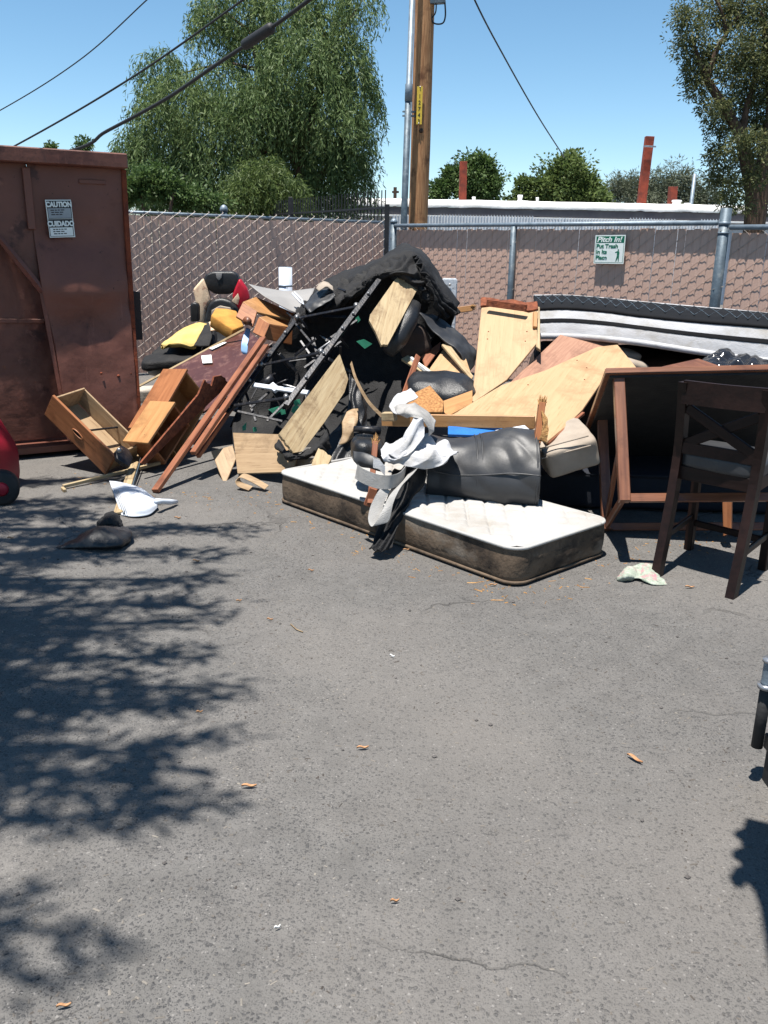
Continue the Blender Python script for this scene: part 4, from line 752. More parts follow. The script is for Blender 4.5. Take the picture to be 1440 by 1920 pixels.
pad('seat', [W(375, 620, CD-.1), W(455, 620, CD-.1), W(460, 650, CD-.6), W(370, 650, CD-.6)], .12, 'blackleather', gc)
a = W(415, 650, CD-.35); tube('gas_lift', [Vector((a.x, a.y, .08)), Vector((a.x, a.y, a.z-.1))], .03, 'metalblack', gc, 10)
for k in range(5):
    an = k*1.2566; tube('base_leg', [Vector((a.x, a.y, .1)), Vector((a.x+.28*math.cos(an), a.y+.28*math.sin(an), .05))], [.03, .02], 'metalblack', gc, 8)
cu = thing('torn_cushion', 'torn black cushion with pale yellow foam bursting out beside the chair', 'cushion', W(335, 690, 8.8))
pad('cover', [W(281, 663, 8.7), W(310, 636, 8.9), W(366, 603, 9.1), W(393, 602, 9.1), W(402, 612, 9.0), W(400, 640, 8.6), W(366, 660, 8.5), W(305, 678, 8.5)], .14, 'blackfab', cu, r=.03)
net('foam', [[W(318, 640, 8.72), W(345, 620, 8.85), W(370, 609, 8.95), W(388, 611, 8.95)], [W(308, 646, 8.6), W(340, 630, 8.62), W(368, 622, 8.7), W(382, 622, 8.72)], [W(304, 650, 8.54), W(336, 642, 8.5), W(360, 642, 8.5), W(372, 638, 8.52)], [W(304, 652, 8.55), W(333, 647, 8.46), W(356, 652, 8.45), W(366, 650, 8.46)]], 'foam', .05, 30, 24, .008, 8, cu)
net('loose_flap', [[W(383, 612, 8.72), W(398, 606, 8.8)], [W(374, 630, 8.55), W(398, 628, 8.55)], [W(364, 650, 8.42), W(392, 648, 8.4)]], 'blackfab', .01, 14, 18, .012, 9, cu)
puff('under_cushion', W(320, 676, 8.5), Vector((.26, .05, .02)), Vector((-.03, .2, .02)), Vector((0, 0, .055)), 'blackfab', cu, amp=.012)
o = tube('foam_roll', [W(283, 694, 8.55), W(300, 697, 8.5), W(330, 700, 8.45)], .05, 'beige', None, 14); tag(o, 'pale grey foam roll poking out under the black cushion', 'foam roll')
fb = thing('foam_block', 'orange yellow foam block propped on the cushion', 'foam block', W(425, 618, 8.5)); pad('block', [W(396, 589, 8.3), W(404, 577, 8.5), W(425, 579, 8.55), W(444, 581, 8.55), W(458, 610, 8.25), W(437, 619, 8.1)], .12, 'foamdark', fb, r=.015, seg=2)
o = net('batting_sheet', [[W(392, 605, 8.75), W(410, 600, 8.7), W(425, 606, 8.6)], [W(395, 616, 8.55), W(412, 615, 8.5), W(432, 620, 8.4)], [W(395, 620, 8.5), W(412, 622, 8.45), W(436, 624, 8.35)]], 'peel', .012, 20, 14, .015, 10); tag(o, 'pale torn foam sheet beside the orange foam block', 'foam sheet')
o = bar('thin_stick', W(252, 729, 8.3), W(458, 618, 7.95), .03, .012, 'pine', None, up=(0, -.6, .8)); tag(o, 'long thin pale stick lying across the cushions and dark panel', 'stick')
o = board('laminate_sheet', poly([(300, 704), (392, 654), (462, 618), (492, 640), (440, 735), (380, 772), (330, 770)], (300, 704, 7.7), (462, 618, 8.2), (420, 735, 7.0)), .02, 'darkpanel'); tag(o, 'dark brown laminate panel lying behind the wood rails', 'panel')
for lab, px in (('white paper square lying on the dark brown panel', [(377, 667), (396, 665), (398, 680), (380, 681)]), ('narrow white paper strip on the dark brown panel', [(392, 653), (420, 641), (425, 642), (398, 655)])):
    pp_ = poly(px, (300, 702, 7.68), (462, 616, 8.17), (420, 733, 6.98)); o = board('paper_scrap', pp_, .002, 'white', None, bev=0); tag(o, lab, 'paper')
o = net('blue_scoop', [[W(462, 614, 7.3), W(470, 618, 7.3)], [W(454, 638, 7.2), W(466, 640, 7.2)], [W(452, 656, 7.15), W(464, 660, 7.15)], [W(456, 664, 7.15), W(462, 664, 7.15)]], 'bluepale', .01, 12, 20, .004, 9); tag(o, 'pale blue plastic scoop blade hanging by the wood boxes', 'scoop')
bx1 = thing('drawer_stack', 'open brown drawer box standing in the middle of the pile', 'drawer', W(480, 640, 7.5), GP)
board('front_panel', [W(442, 592, 7.25), W(455, 568, 7.4), W(482, 582, 7.3), W(474, 612, 7.15)], .02, 'oak', bx1); board('top_panel', [W(455, 567, 7.42), W(480, 555, 7.75), W(543, 600, 7.5), W(482, 583, 7.3)], .018, 'oakpale', bx1); board('side_panel', [W(481, 555, 7.8), W(560, 592, 7.55), W(543, 612, 7.45), W(480, 586, 7.7)], .02, 'oak', bx1)
c = W(466, 603, 7.17); tube('knob', [c, c+Vector((-.01, -.035, .01))], [.03, .035], 'cherry', bx1, 12)
bx2 = thing('wooden_drawer', 'small rounded oak drawer resting above the wood rails', 'drawer', W(520, 640, 7.2), GP)
board('front_panel', [W(473, 622, 7.0), W(485, 596, 7.1), W(505, 606, 7.0), W(495, 634, 6.92)], .02, 'oak', bx2); board('side_panel', [W(505, 606, 7.02), W(548, 618, 7.3), W(548, 646, 7.25), W(496, 635, 6.94)], .016, 'oak', bx2); board('top_edge', [W(485, 596, 7.12), W(500, 590, 7.3), W(546, 616, 7.35), W(506, 605, 7.05)], .016, 'oakpale', bx2)
o = net('grey_sheet', [[W(466, 533, 7.9), W(500, 541, 8.0), W(540, 546, 8.05), W(590, 541, 8.0)], [W(490, 552, 7.6), W(515, 556, 7.65), W(545, 560, 7.7), W(584, 556, 7.7)], [W(505, 561, 7.45), W(525, 572, 7.42), W(548, 584, 7.42), W(572, 590, 7.45)]], 'greyboard', .008, 30, 20, .002, 4); tag(o, 'curved grey laminate sheet lying over the drawer boxes', 'sheet')
o = tube('white_wire_hook', [W(552, 548, 7.5), W(566, 562, 7.42), W(570, 572, 7.4), W(562, 566, 7.4), W(548, 550, 7.5)], .008, 'whiteplastic', None, 6); tag(o, 'small white plastic hook on the grey laminate sheet', 'hook')
# ------------------------------------------------------------------ overturned recliner sofa
rs = thing('recliner_sofa', 'overturned black recliner sofa with bare pine frame boards and steel rails', 'sofa', W(600, 900, 6.5))
net('back_cover', [[W(430, 800, 7.5), W(520, 780, 7.9), W(620, 770, 8.3), W(720, 770, 8.2), W(800, 760, 7.9)], [W(560, 585, 8.0), W(625, 545, 8.4), W(700, 520, 8.5), W(775, 500, 8.3), W(850, 590, 7.8)], [W(557, 580, 7.5), W(622, 533, 7.6), W(692, 508, 7.5), W(772, 480, 7.4), W(852, 586, 7.25)], [W(500, 680, 7.3), W(600, 640, 7.5), W(690, 600, 7.5), W(765, 600, 7.4), W(808, 640, 7.35)], [W(440, 780, 7.0), W(560, 770, 7.2), W(650, 750, 7.2), W(730, 740, 7.1), W(770, 730, 7.05)], [W(440, 870, 6.6), W(560, 880, 6.7), W(650, 890, 6.7), W(720, 880, 6.6), W(770, 860, 6.5)]], 'blackfab', .02, 70, 70, .03, 5, rs)
net('dust_cover', [[W(560, 575, 7.5), W(590, 551, 7.6), W(622, 531, 7.6), W(668, 518, 7.5), W(700, 500, 7.4), W(745, 484, 7.3), W(778, 478, 7.25)], [W(556, 590, 7.2), W(592, 570, 7.3), W(630, 552, 7.3), W(676, 532, 7.2), W(712, 512, 7.1), W(752, 503, 7.0), W(790, 512, 7.0)], [W(562, 600, 7.1), W(596, 588, 7.2), W(636, 566, 7.15), W(676, 545, 7.1), W(704, 520, 7.05), W(752, 513, 6.95), W(800, 545, 6.95)], [W(566, 604, 7.2), W(600, 594, 7.3), W(640, 574, 7.3), W(680, 550, 7.2), W(702, 524, 7.1), W(770, 530, 7.0), W(812, 575, 7.0)]], 'blackfab', .006, 130, 60, .022, 9, rs, ridge=True, pleat=(9, .05, .5))
net('side_drape', [[W(774, 480, 7.2), W(786, 500, 7.0), W(800, 530, 6.95)], [W(790, 505, 7.25), W(815, 540, 7.05), W(812, 570, 6.95)], [W(835, 560, 7.2), W(846, 578, 7.1), W(822, 590, 7.0)], [W(862, 588, 7.15), W(850, 592, 7.1), W(806, 600, 7.05)]], 'blackfab', .006, 60, 60, .02, 9, rs, ridge=True, pleat=(5, .04, .4))
net('leather_patch', [[W(572, 572, 7.28), W(588, 556, 7.35), W(602, 545, 7.4), W(616, 540, 7.4)], [W(574, 578, 7.1), W(592, 566, 7.12), W(610, 556, 7.15), W(624, 546, 7.2)], [W(580, 586, 7.05), W(600, 577, 7.06), W(618, 566, 7.08), W(630, 556, 7.1)]], 'greyleather', .006, 24, 20, .025, 9, rs)
net('beige_scrap', [[W(592, 540, 7.3), W(606, 528, 7.35), W(622, 536, 7.3)], [W(598, 546, 7.15), W(612, 538, 7.15), W(626, 544, 7.15)]], 'beige', .006, 16, 12, .012, 12, rs)
RA0, RA1 = W(711, 526, 7.05), W(536, 762, 6.05); RB0, RB1 = W(560, 594, 7.25), W(425, 775, 6.25)
def rail(a, b_, nm='steel_rail', w=.035, h=.04): return bar(nm, a, b_, w, h, 'metalblack', rs, up=(0, -.8, .6), bev=.003)
rail(RA0, RA1, w=.04); rail(RB0, RB1)
for ta_, tb_ in (((557, 597, 7.1), (668, 575, 6.85)), ((490, 685, 6.7), (602, 661, 6.45)), ((428, 762, 6.28), (537, 746, 6.1))):
    bar('cross_bar', W(*ta_), W(*tb_), .022, .012, 'metalblack', rs, up=(0, -.8, .6))
    for q in (ta_, tb_): p = W(*q); tube('pivot_bolt', [p+Vector((0, .01, -.005)), p+Vector((0, -.028, .018))], [.022, .018], 'bolt', rs, 10)
for t in (.13, .3, .42, .62, .8): p = RA0.lerp(RA1, t); tube('rivet', [p, p+Vector((0, -.03, .022))], .011, 'bolt', rs, 8)
for t in (.2, .45, .7): p = RB0.lerp(RB1, t); tube('rivet', [p, p+Vector((0, -.03, .022))], .013, 'bolt', rs, 8)
for (a, b_) in (((548, 600, 7.2), (590, 650, 6.9)), ((570, 690, 6.8), (640, 640, 6.95)), ((440, 770, 6.3), (530, 790, 6.25)), ((470, 765, 6.35), (505, 735, 6.5)), ((500, 790, 6.25), (560, 730, 6.5)), ((430, 770, 6.3), (418, 790, 6.2)), ((610, 640, 7.0), (670, 600, 7.1)), ((455, 720, 6.6), (480, 790, 6.3))):
    rail(W(*a), W(*b_), 'linkage_bar', .02, .012)
rb = random.Random(5)
for k in range(26):
    u, w_ = rb.random(), rb.random(); p = RA0.lerp(RA1, u).lerp(RB0.lerp(RB1, u), w_)+Vector((0, rb.uniform(.05, .35), rb.uniform(-.15, .1))); q = p+Vector((rb.uniform(-.2, .2), rb.uniform(-.1, .1), rb.uniform(-.15, .15)))
    if k % 3: rail(p, q, 'linkage_bar', rb.uniform(.012, .028), .008)
    else: tube('tension_spring', [p, p.lerp(q, .2), p.lerp(q, .8), q], [.003, .009, .009, .003], 'bolt' if k % 2 else 'metalblack', rs, 6)
bar('white_bar', W(476, 722, 6.55), W(580, 737, 6.3), .035, .02, 'whiteplastic', rs, up=(0, -.8, .6)); bar('white_clip', W(508, 722, 6.5), W(520, 732, 6.44), .05, .03, 'whiteplastic', rs, up=(0, -.8, .6)); tube('motor', [W(488, 725, 6.6), W(512, 708, 6.6)], .035, 'metalblack', rs, 12)
for pg in ([(503, 768), (522, 762), (530, 768), (516, 778)], [(548, 764), (556, 758), (566, 770), (558, 780), (546, 772)], [(550, 752), (562, 748), (564, 758), (552, 760)], [(454, 800), (462, 792), (461, 806), (455, 808)], [(474, 802), (480, 800), (482, 809), (475, 810)], [(668, 640), (682, 636), (698, 645), (684, 654)], [(666, 598), (672, 592), (676, 600), (670, 606)], [(525, 770), (534, 768), (536, 776), (528, 778)]):
    board('webbing', [W(x, y, 6.42 if y > 700 else 7.1) for x, y in pg], .004, 'green', rs, bev=0)
board('frame_board', poly([(740, 525), (747, 519), (782, 543), (727, 646), (715, 647), (704, 622), (692, 600), (694, 590)], (744, 522, 7.0), (782, 543, 6.95), (716, 647, 6.45)), .022, 'pine', rs, axis=W(716, 647, 6.45)-W(744, 522, 7.0), jag=.014)
board('frame_board', poly([(637, 664), (653, 711), (646, 735), (608, 792), (567, 846), (550, 849), (524, 813)], (637, 664, 6.4), (653, 711, 6.3), (540, 835, 5.65)), .022, 'pine', rs, axis=W(550, 849, 5.62)-W(645, 690, 6.35), jag=.014)
board('frame_board', poly([(597, 840), (622, 856), (611, 880), (602, 908), (592, 908), (576, 888)], (597, 840, 5.62), (622, 856, 5.58), (592, 908, 5.38)), .05, 'pine', rs, axis=W(597, 908, 5.38)-W(610, 848, 5.6), jag=.014)
board('plywood_panel', poly([(436, 811), (523, 814), (560, 850), (548, 885), (445, 888)], (436, 811, 6.15), (523, 814, 5.95), (445, 888, 5.9)), .016, 'drawerin', rs)
board('side_flap', [W(436, 832, 6.1), W(443, 862, 6.0), W(421, 908, 5.75), W(396, 848, 6.05)], .014, 'drawerin', rs)
net('torn_fabric', [[W(520, 820, 5.85), W(545, 848, 5.68), W(580, 838, 5.75), W(612, 805, 5.95)], [W(514, 838, 5.8), W(545, 858, 5.62), W(584, 850, 5.68), W(618, 820, 5.9)], [W(516, 846, 5.85), W(550, 862, 5.7), W(590, 858, 5.75), W(625, 840, 5.9)]], 'blackfab', .006, 40, 20, .022, 12, rs, ridge=True)
net('padding', [[W(540, 855, 5.9), W(565, 858, 5.85), W(590, 862, 5.8)], [W(545, 880, 5.8), W(570, 884, 5.75), W(588, 885, 5.7)], [W(555, 893, 5.8), W(572, 898, 5.75), W(584, 896, 5.72)]], 'drawerin', .03, 20, 18, .015, 10, rs)
net('leather_apron', [[W(655, 700, 6.5), W(672, 720, 6.45), W(690, 745, 6.5)], [W(650, 770, 6.3), W(668, 790, 6.25), W(688, 800, 6.3)], [W(610, 830, 6.1), W(640, 840, 6.05), W(672, 850, 6.1)], [W(600, 870, 5.95), W(630, 880, 5.9), W(668, 885, 5.95)]], 'blackleather', .006, 50, 60, .01, 8, rs, pleat=(2.4, .02, .5))
net('cardboard_lining', [[W(640, 780, 6.2), W(660, 768, 6.25), W(672, 765, 6.3)], [W(642, 810, 6.1), W(662, 800, 6.1), W(670, 790, 6.15)], [W(636, 835, 6.05), W(650, 830, 6.05), W(662, 820, 6.1)]], 'drawerin', .006, 16, 16, .012, 10, rs)
ribbon('trim_strip', [W(658, 680, 6.2), W(668, 712, 6.1), W(690, 752, 6.0), W(716, 780, 5.95)], [Vector((.01, 0, .022))]*4, 'drawerin', rs, .004)
tube('leather_roll', [W(778, 570, 6.9), W(765, 600, 6.8), W(745, 635, 6.7), W(728, 662, 6.65)], [.05, .075, .08, .05], 'blackleather', rs, 14)
net('leather_flap', [[W(782, 586, 6.95), W(797, 590, 7.0), W(812, 592, 7.1)], [W(805, 612, 6.9), W(822, 608, 7.0), W(838, 606, 7.1)], [W(832, 640, 6.85), W(850, 632, 6.95), W(862, 628, 7.05)], [W(862, 662, 6.8), W(876, 660, 6.9), W(890, 656, 7.0)], [W(878, 700, 6.75), W(886, 690, 6.85), W(890, 680, 6.95)]], 'greyleather', .01, 24, 50, .015, 8, rs)
puff('brown_bolster', W(775, 640, 7.05), Vector((.12, -.02, .04)), Vector((0, .12, 0)), Vector((-.04, 0, .11)), 'brownsofa', rs, amp=.015)
ribbon('wood_loop', [W(500, 914, 5.55), W(475, 900, 5.6), W(455, 892, 5.62), W(446, 898, 5.6), W(450, 908, 5.58), W(470, 916, 5.55)], [Vector((.02, .05, .015))]*6, 'drawerin', rs, .006)
# ------------------------------------------------------------------ boards and cushions in the middle
bm_ = thing('broken_drawer', 'broken drawer with splintered pine sides beneath the black leather flap', 'drawer', W(830, 720, 6.8), GP)
board('bottom', poly([(806, 690), (838, 645), (870, 660), (885, 705), (850, 708), (812, 706)], (806, 690, 6.6), (838, 645, 7.1), (885, 705, 6.5)), .012, 'ply', bm_); board('side_panel', [W(828, 645, 6.85), W(840, 642, 6.9), W(888, 704, 6.4), W(884, 712, 6.35)], .02, 'pine', bm_); board('end_panel', [W(790, 668, 6.9), W(826, 640, 7.1), W(824, 655, 7.0), W(798, 690, 6.75)], .016, 'redwood', bm_); board('front_panel', [W(752, 672, 6.75), W(765, 666, 6.8), W(812, 695, 6.5), W(800, 704, 6.45)], .02, 'pine', bm_); bar('cleat', W(770, 672, 6.72), W(806, 700, 6.42), .02, .03, 'white', bm_)
o = bar('wood_lath', W(748, 768, 5.95), W(784, 667, 6.5), .042, .014, 'redwood', None, up=(.3, -.9, .2)); tag(o, 'single reddish lath leaning upright beside the black cushion', 'lath')
o = splinter('broken_lath', W(812, 588, 8.0), W(885, 578, 8.0), .05, .04, 'oakpale'); tag(o, 'short pale broken lath sticking out right of the black drape', 'lath')
pb_ = thing('black_pillow', 'shiny black leather cushion above the particle board block', 'cushion', W(830, 770, 6.0)); puff('cushion', W(828, 730, 6.15), Vector((.235, -.02, -.01)), Vector((0, .18, .05)), Vector((0, -.02, .085)), 'blackleather', pb_, p=3, amp=.014, freq=6, ridge=True, n=26)
o = board('particle_board', poly([(744, 752), (806, 722), (832, 752), (830, 772), (796, 772), (748, 770)], (744, 752, 5.6), (806, 722, 5.75), (796, 775, 5.45)), .09, 'board', None, jag=0); tag(o, 'chunky offcut of coarse yellow particle board', 'board')
o = board('tan_offcut', poly([(829, 752), (886, 731), (886, 756), (843, 778), (828, 772)], (829, 752, 5.75), (886, 731, 5.95), (843, 778, 5.55)), .02, 'oakpale'); tag(o, 'small tan board under the black leather cushion', 'board')
up1 = thing('plywood_sheet', 'upright pale plywood panel with torn brown top edge', 'panel', W(940, 760, 5.9))
PA = ((905, 562, 6.9), (1008, 566, 6.75), (884, 755, 5.95)); board('sheet', poly([(903, 572), (1003, 578), (1011, 590), (1009, 640), (950, 712), (884, 757)], *PA), .018, 'ply', up1); board('edge_strip', poly([(1004, 574), (1012, 575), (1013, 655), (1005, 650)], *PA), .03, 'pine', up1)
board('torn_top', [p+Vector((0, -.03, 0)) for p in poly([(900, 558), (905, 556), (925, 558), (940, 562), (960, 560), (985, 566), (1006, 564), (1008, 578), (990, 582), (960, 574), (925, 570), (900, 573)], *PA)], .03, 'fray', up1)
bar('cleat', W(1003, 586, 6.6)+Vector((0, -.02, 0)), W(1002, 614, 6.5)+Vector((0, -.02, 0)), .03, .025, 'oakpale', up1, up=(0, -1, 0)); bar('torn_cleat', W(912, 567, 6.8)+Vector((0, -.05, 0)), W(985, 577, 6.65)+Vector((0, -.05, 0)), .05, .03, 'fray', up1, up=(0, -1, 0))
PB = ((830, 796, 5.15), (1020, 822, 4.95), (1155, 648, 6.5))
o = board('reddish_plywood', poly([(953, 720), (1068, 610), (1078, 606), (1100, 612), (1160, 644), (1150, 662), (1060, 690), (950, 727)], (953, 722, 6.05), (1075, 606, 6.85), (1158, 646, 6.62)), .02, 'plyred'); tag(o, 'reddish weathered plywood sheet behind the big plywood panel', 'panel')
bp_ = thing('plywood_sheet', 'large pale plywood panel lying tilted over the leather cushions', 'panel', W(990, 830, 5.0))
board('sheet', poly([(822, 782), (1000, 782), (1024, 829), (1060, 800), (1092, 768), (1140, 698), (1196, 692), (1158, 646), (1120, 650), (1020, 695), (940, 722), (850, 776)], *PB), .018, 'ply', bp_); bar('edge_board', W(716, 787, 5.28), W(1003, 792, 5.02), .02, .075, 'oakpale', bp_); bar('edge_strip', W(1026, 832, 4.93), W(1094, 775, 5.3), .02, .02, 'redwood', bp_)
for (x, y, pl, par) in ((916, 622, PA, up1), (914, 636, PA, up1), (985, 640, PA, up1), (988, 622, PA, up1), (1100, 690, PB, bp_), (1082, 676, PB, bp_), (990, 722, PB, bp_), (1096, 712, PB, bp_)):
    p = poly([(x, y)], *pl)[0]; tube('screw_hole', [p, p+(C0-p).normalized()*.003], [.006, .004], 'fray', par, 7)
o = bar('pine_block', W(718, 781, 5.15), W(742, 781, 5.12), .05, .05, 'pine'); tag(o, 'small pine block end under the grey webbing', 'block')
sp = thing('splintered_post', 'splintered upright wooden leg in front of the plywood panel', 'wood post', W(1010, 832, 4.75)); splinter('post', W(1006, 836, 4.75), W(1016, 756, 4.85), .035, .05, 'oak', sp); net('torn_cover', [[W(1016, 770, 4.8), W(1026, 785, 4.78)], [W(1018, 800, 4.74), W(1027, 810, 4.74)], [W(1010, 826, 4.72), W(1024, 830, 4.72)]], 'splint', .012, 10, 20, .012, 20, sp)
o = tube('white_pipe', [W(930, 812, 5.0), W(965, 806, 5.0), W(982, 803, 4.95), W(990, 810, 4.9), W(990, 826, 4.88)], .018, 'whiteplastic', None, 10); tag(o, 'bent white plastic pipe under the big plywood panel', 'pipe')
o = board('blue_tray', [W(840, 800, 5.15), W(985, 801, 5.1), W(985, 820, 5.0), W(840, 812, 5.05)], .02, 'blueplastic'); tag(o, 'blue plastic tray edge squeezed under the plywood panel', 'tray')
gp_ = thing('grey_pillow', 'two small grey taupe pillows peeking out behind the plywood corner', 'cushion', W(1180, 690, 6.6)); puff('upper_pillow', W(1174, 664, 6.7), Vector((.11, 0, -.02)), Vector((0, .12, 0)), Vector((.01, 0, .04)), 'beige', gp_, p=2.6, amp=.008); puff('lower_pillow', W(1180, 682, 6.6), Vector((.14, 0, -.04)), Vector((0, .15, 0)), Vector((.01, 0, .05)), 'beige', gp_, p=2.6, amp=.008)
bc = thing('beige_cushion', 'beige fabric cushion tucked between leather roll and table', 'cushion', W(1055, 870, 4.95)); puff('cushion', W(1058, 838, 5.06), Vector((.15, .02, .045)), Vector((-.02, .2, .03)), Vector((-.028, -.02, .085)), 'beige', bc, p=9, amp=.008, freq=7, n=24)
for t in (-.35, .3): tube('seam', [W(1056, 838, 4.852)+Vector((.15, .0, .045))*u+Vector((-.028, -.0, .085))*t+Vector((0, -.008, 0)) for u in (-.95, 0, .95)], .005, 'beige', bc, 6)
# ------------------------------------------------------------------ bunk mattress with the leather roll and torn upholstery
MB, MA, MC = G(965, 1105), G(520, 940), G(1147, 1047); mx = (MA-MB).normalized(); ML = (MA-MB).length; my = Vector((-mx.y, mx.x, 0)); my = my if my.dot(MC-MB) > 0 else -my; MW = (MC-MB).dot(my)+.03; MT = .21
mt_ = thing('bunk_mattress', 'narrow white quilted mattress with dirty brown sides flat on the asphalt', 'mattress', MB)
mm = Matrix((mx, my, Vector((0, 0, 1)))).transposed().to_4x4()
if mm.determinant() < 0: mm = Matrix((my, mx, Vector((0, 0, 1)))).transposed().to_4x4(); SWAP = True
else: SWAP = False
mm.translation = MB; LX, LY = (MW, ML) if SWAP else (ML, MW)
def contour(r, n=26):
    out = []
    for cx, cy, a0 in ((LX-r, r, -90), (LX-r, LY-r, 0), (r, LY-r, 90), (r, r, 180)):
        for k in range(n//2): a = math.radians(a0+90*k/(n//2-1)); out.append((cx+r*math.cos(a), cy+r*math.sin(a)))
    P = []
    for i in range(len(out)):
        a, b_ = Vector(out[i]), Vector(out[(i+1) % len(out)]); k = max(1, int((b_-a).length/.025))
        for j in range(k): P.append(a.lerp(b_, j/k))
    return P
ct_ = contour(.09); cc = Vector((LX/2, LY/2)); v = []; f = []; NR_ = 100; n = len(ct_)
for i in range(NR_+1):
    s = 1-i/NR_*.985
    for p in ct_:
        q = Vector((cc.x+(p.x-cc.x)*s, cc.y+(p.y-cc.y)*s)); e = min(q.x, LX-q.x, q.y, LY-q.y); u1, u2 = (q.x+q.y)/.15, (q.x-q.y)/.15
        qd = min(abs(u1-round(u1)), abs(u2-round(u2)))*.15; h = -.013*math.exp(-(qd/.013)**2)*min(1, max(0, (e-.03)/.05))
        z = MT-.016+.018*min(1, max(0, e)/.05)**.6+h+.006*noise.noise(Vector((q.x*4, q.y*4, 0)))-.02*max(0, noise.noise(Vector((q.x*1.4, q.y*1.4, 5))))
        v.append((q.x, q.y, z))
for i in range(NR_):
    for k in range(n): f.append((i*n+k, i*n+(k+1) % n, (i+1)*n+(k+1) % n, (i+1)*n+k))
f.append(tuple(NR_*n+k for k in range(n)))
mk('quilted_top', v, f, 'ticking', mt_, mm, True)
v = []; f = []; K = 10
for i in range(K+1):
    t = i/K; z = .012+(MT-.03)*t
    for p in ct_:
        o_ = (p-cc).normalized(); bul = .012*math.sin(math.pi*t)+.006*noise.noise(Vector((p.x*5, p.y*5, z*9)))+(-.015 if i == 0 else 0)-.004; v.append((p.x+o_.x*bul, p.y+o_.y*bul, z))
for i in range(K):
    for k in range(n): f.append((i*n+k, i*n+(k+1) % n, (i+1)*n+(k+1) % n, (i+1)*n+k))
f.append(tuple(range(n))[::-1])
mk('side_band', v, f, 'dirty', mt_, mm, True)
pip = [mm @ Vector((p.x, p.y, MT-.018)) for p in ct_]; pip.append(pip[0]); tube('top_piping', pip, .009, 'ticking', mt_, 6)
pip = [mm @ Vector((p.x, p.y, .018)) for p in ct_]; pip.append(pip[0]); tube('bottom_piping', pip, .009, 'dirty', mt_, 6)
zt_ = MT+.004
lr = thing('leather_roll_cushion', 'large charcoal leather cushion with stitched seams lying on the mattress', 'cushion', G(900, 945, zt_))
ra, rb = G(800, 925, zt_), G(1008, 946, zt_)
rows = []
for (yo, zo, l, r) in ((0, .0, 0, 0), (-.03, .06, 0, .012), (-.02, .16, 0, .014), (.05, .26, .01, .01), (.14, .32, .02, .005), (.25, .33, .02, 0), (.36, .30, .02, 0), (.40, .16, .02, 0), (.36, .02, .02, 0)):
    q = []
    for t in (0, .25, .5, .75, 1): p = ra.lerp(rb, t); q.append(p+Vector((.02*yo, yo, zo*(1.0-.10*(1-t)))))
    rows.append([p_+Vector((0, .02*math.sin(7*p_.x), zo*.12*math.sin(9*p_.x+1.2))) for p_ in q])
net('cover', rows, 'greyleather', .012, 90, 90, .018, 4.2, lr, pleat=(2.7, .007, 1.6))
for t in (1.0,):
    for e in (0, 1): pass
def seam(rows_, t, nm='seam'):
    P = crom([tuple(np.array([tuple(x) for x in crom([tuple(p) for p in r], 41)])[int(t*40)]) for r in rows_], 60); tube(nm, [Vector(p)+Vector((0, -.006, .006)) for p in P[:42]], .005, 'greyleather', lr, 6)
seam(rows, .47); seam(rows, .5); seam(rows, .985)
P = crom([tuple(p) for p in rows[2]], 40); tube('seam', [Vector(p)+Vector((0, -.012, .0)) for p in P], .005, 'greyleather', lr, 6)
v = [tuple(r[-1]-rows[0][-1]) for r in rows]; mk('end_panel', v+[(.0, .18, .15)], [(i, i+1, len(v)) for i in range(len(v)-1)], 'greyleather', lr, Matrix.Translation(rows[0][-1]), False)
v = [tuple(r[0]-rows[0][0]) for r in rows]; mk('end_panel', v+[(.0, .18, .15)], [(i+1, i, len(v)) for i in range(len(v)-1)], 'greyleather', lr, Matrix.Translation(rows[0][0]), False)
tn = thing('torn_upholstery', 'torn black armrest draped over the mattress edge with loose stuffing', 'armrest', G(720, 1020))
puff('leather_pad', W(690, 846, 4.95), Vector((.10, .02, -.01)), Vector((-.02, .16, 0)), Vector((0, 0, .085)), 'blackleather', tn, p=3, amp=.014, freq=8)
net('leather_ears', [[W(662, 846, 4.72), W(690, 852, 4.66), W(715, 862, 4.62)], [W(664, 860, 4.68), W(690, 868, 4.62), W(716, 876, 4.6)], [W(670, 872, 4.66), W(694, 878, 4.62), W(718, 884, 4.6)]], 'greyleather', .012, 24, 14, .012, 10, tn)
net('black_drape', [[W(736, 880, 4.72), W(770, 872, 4.72), W(800, 880, 4.72)], [W(728, 915, 4.62), W(765, 905, 4.6), W(795, 915, 4.66)], [W(718, 950, 4.48), W(748, 942, 4.5), W(775, 935, 4.58)], [W(706, 990, 4.40), W(728, 985, 4.40), W(752, 968, 4.44)], [W(700, 1014, 4.33), W(722, 1012, 4.32), W(742, 996, 4.36)], [W(690, 1026, 4.30), W(712, 1032, 4.26), W(736, 1026, 4.29)]], 'blackfab', .005, 50, 70, .012, 9, tn, ridge=True, pleat=(3, .022, .5))
splinter('splintered_rail', W(694, 945, 4.6), W(704, 828, 4.78), .032, .03, 'redwood', tn)
bar('broken_stub', W(690, 948, 4.62), W(702, 915, 4.62), .05, .04, 'redwood', tn, up=(0, -1, 0))
tube('black_lever', [W(664, 805, 5.0), W(690, 806, 4.98), W(712, 808, 5.0)], [.02, .022, .03], 'metalblack', tn, 8)
ws = thing('grey_webbing', 'loops of pale grey webbing strap hanging over the mattress edge', 'strap', W(715, 990, 4.45))
wv = [Vector((.012, 0, .075))]*6; ribbon('strap', [W(668, 884, 4.56), W(680, 892, 4.5), W(705, 902, 4.46), W(730, 904, 4.44), W(748, 898, 4.5), W(760, 884, 4.6)], wv, 'strapgrey', ws)
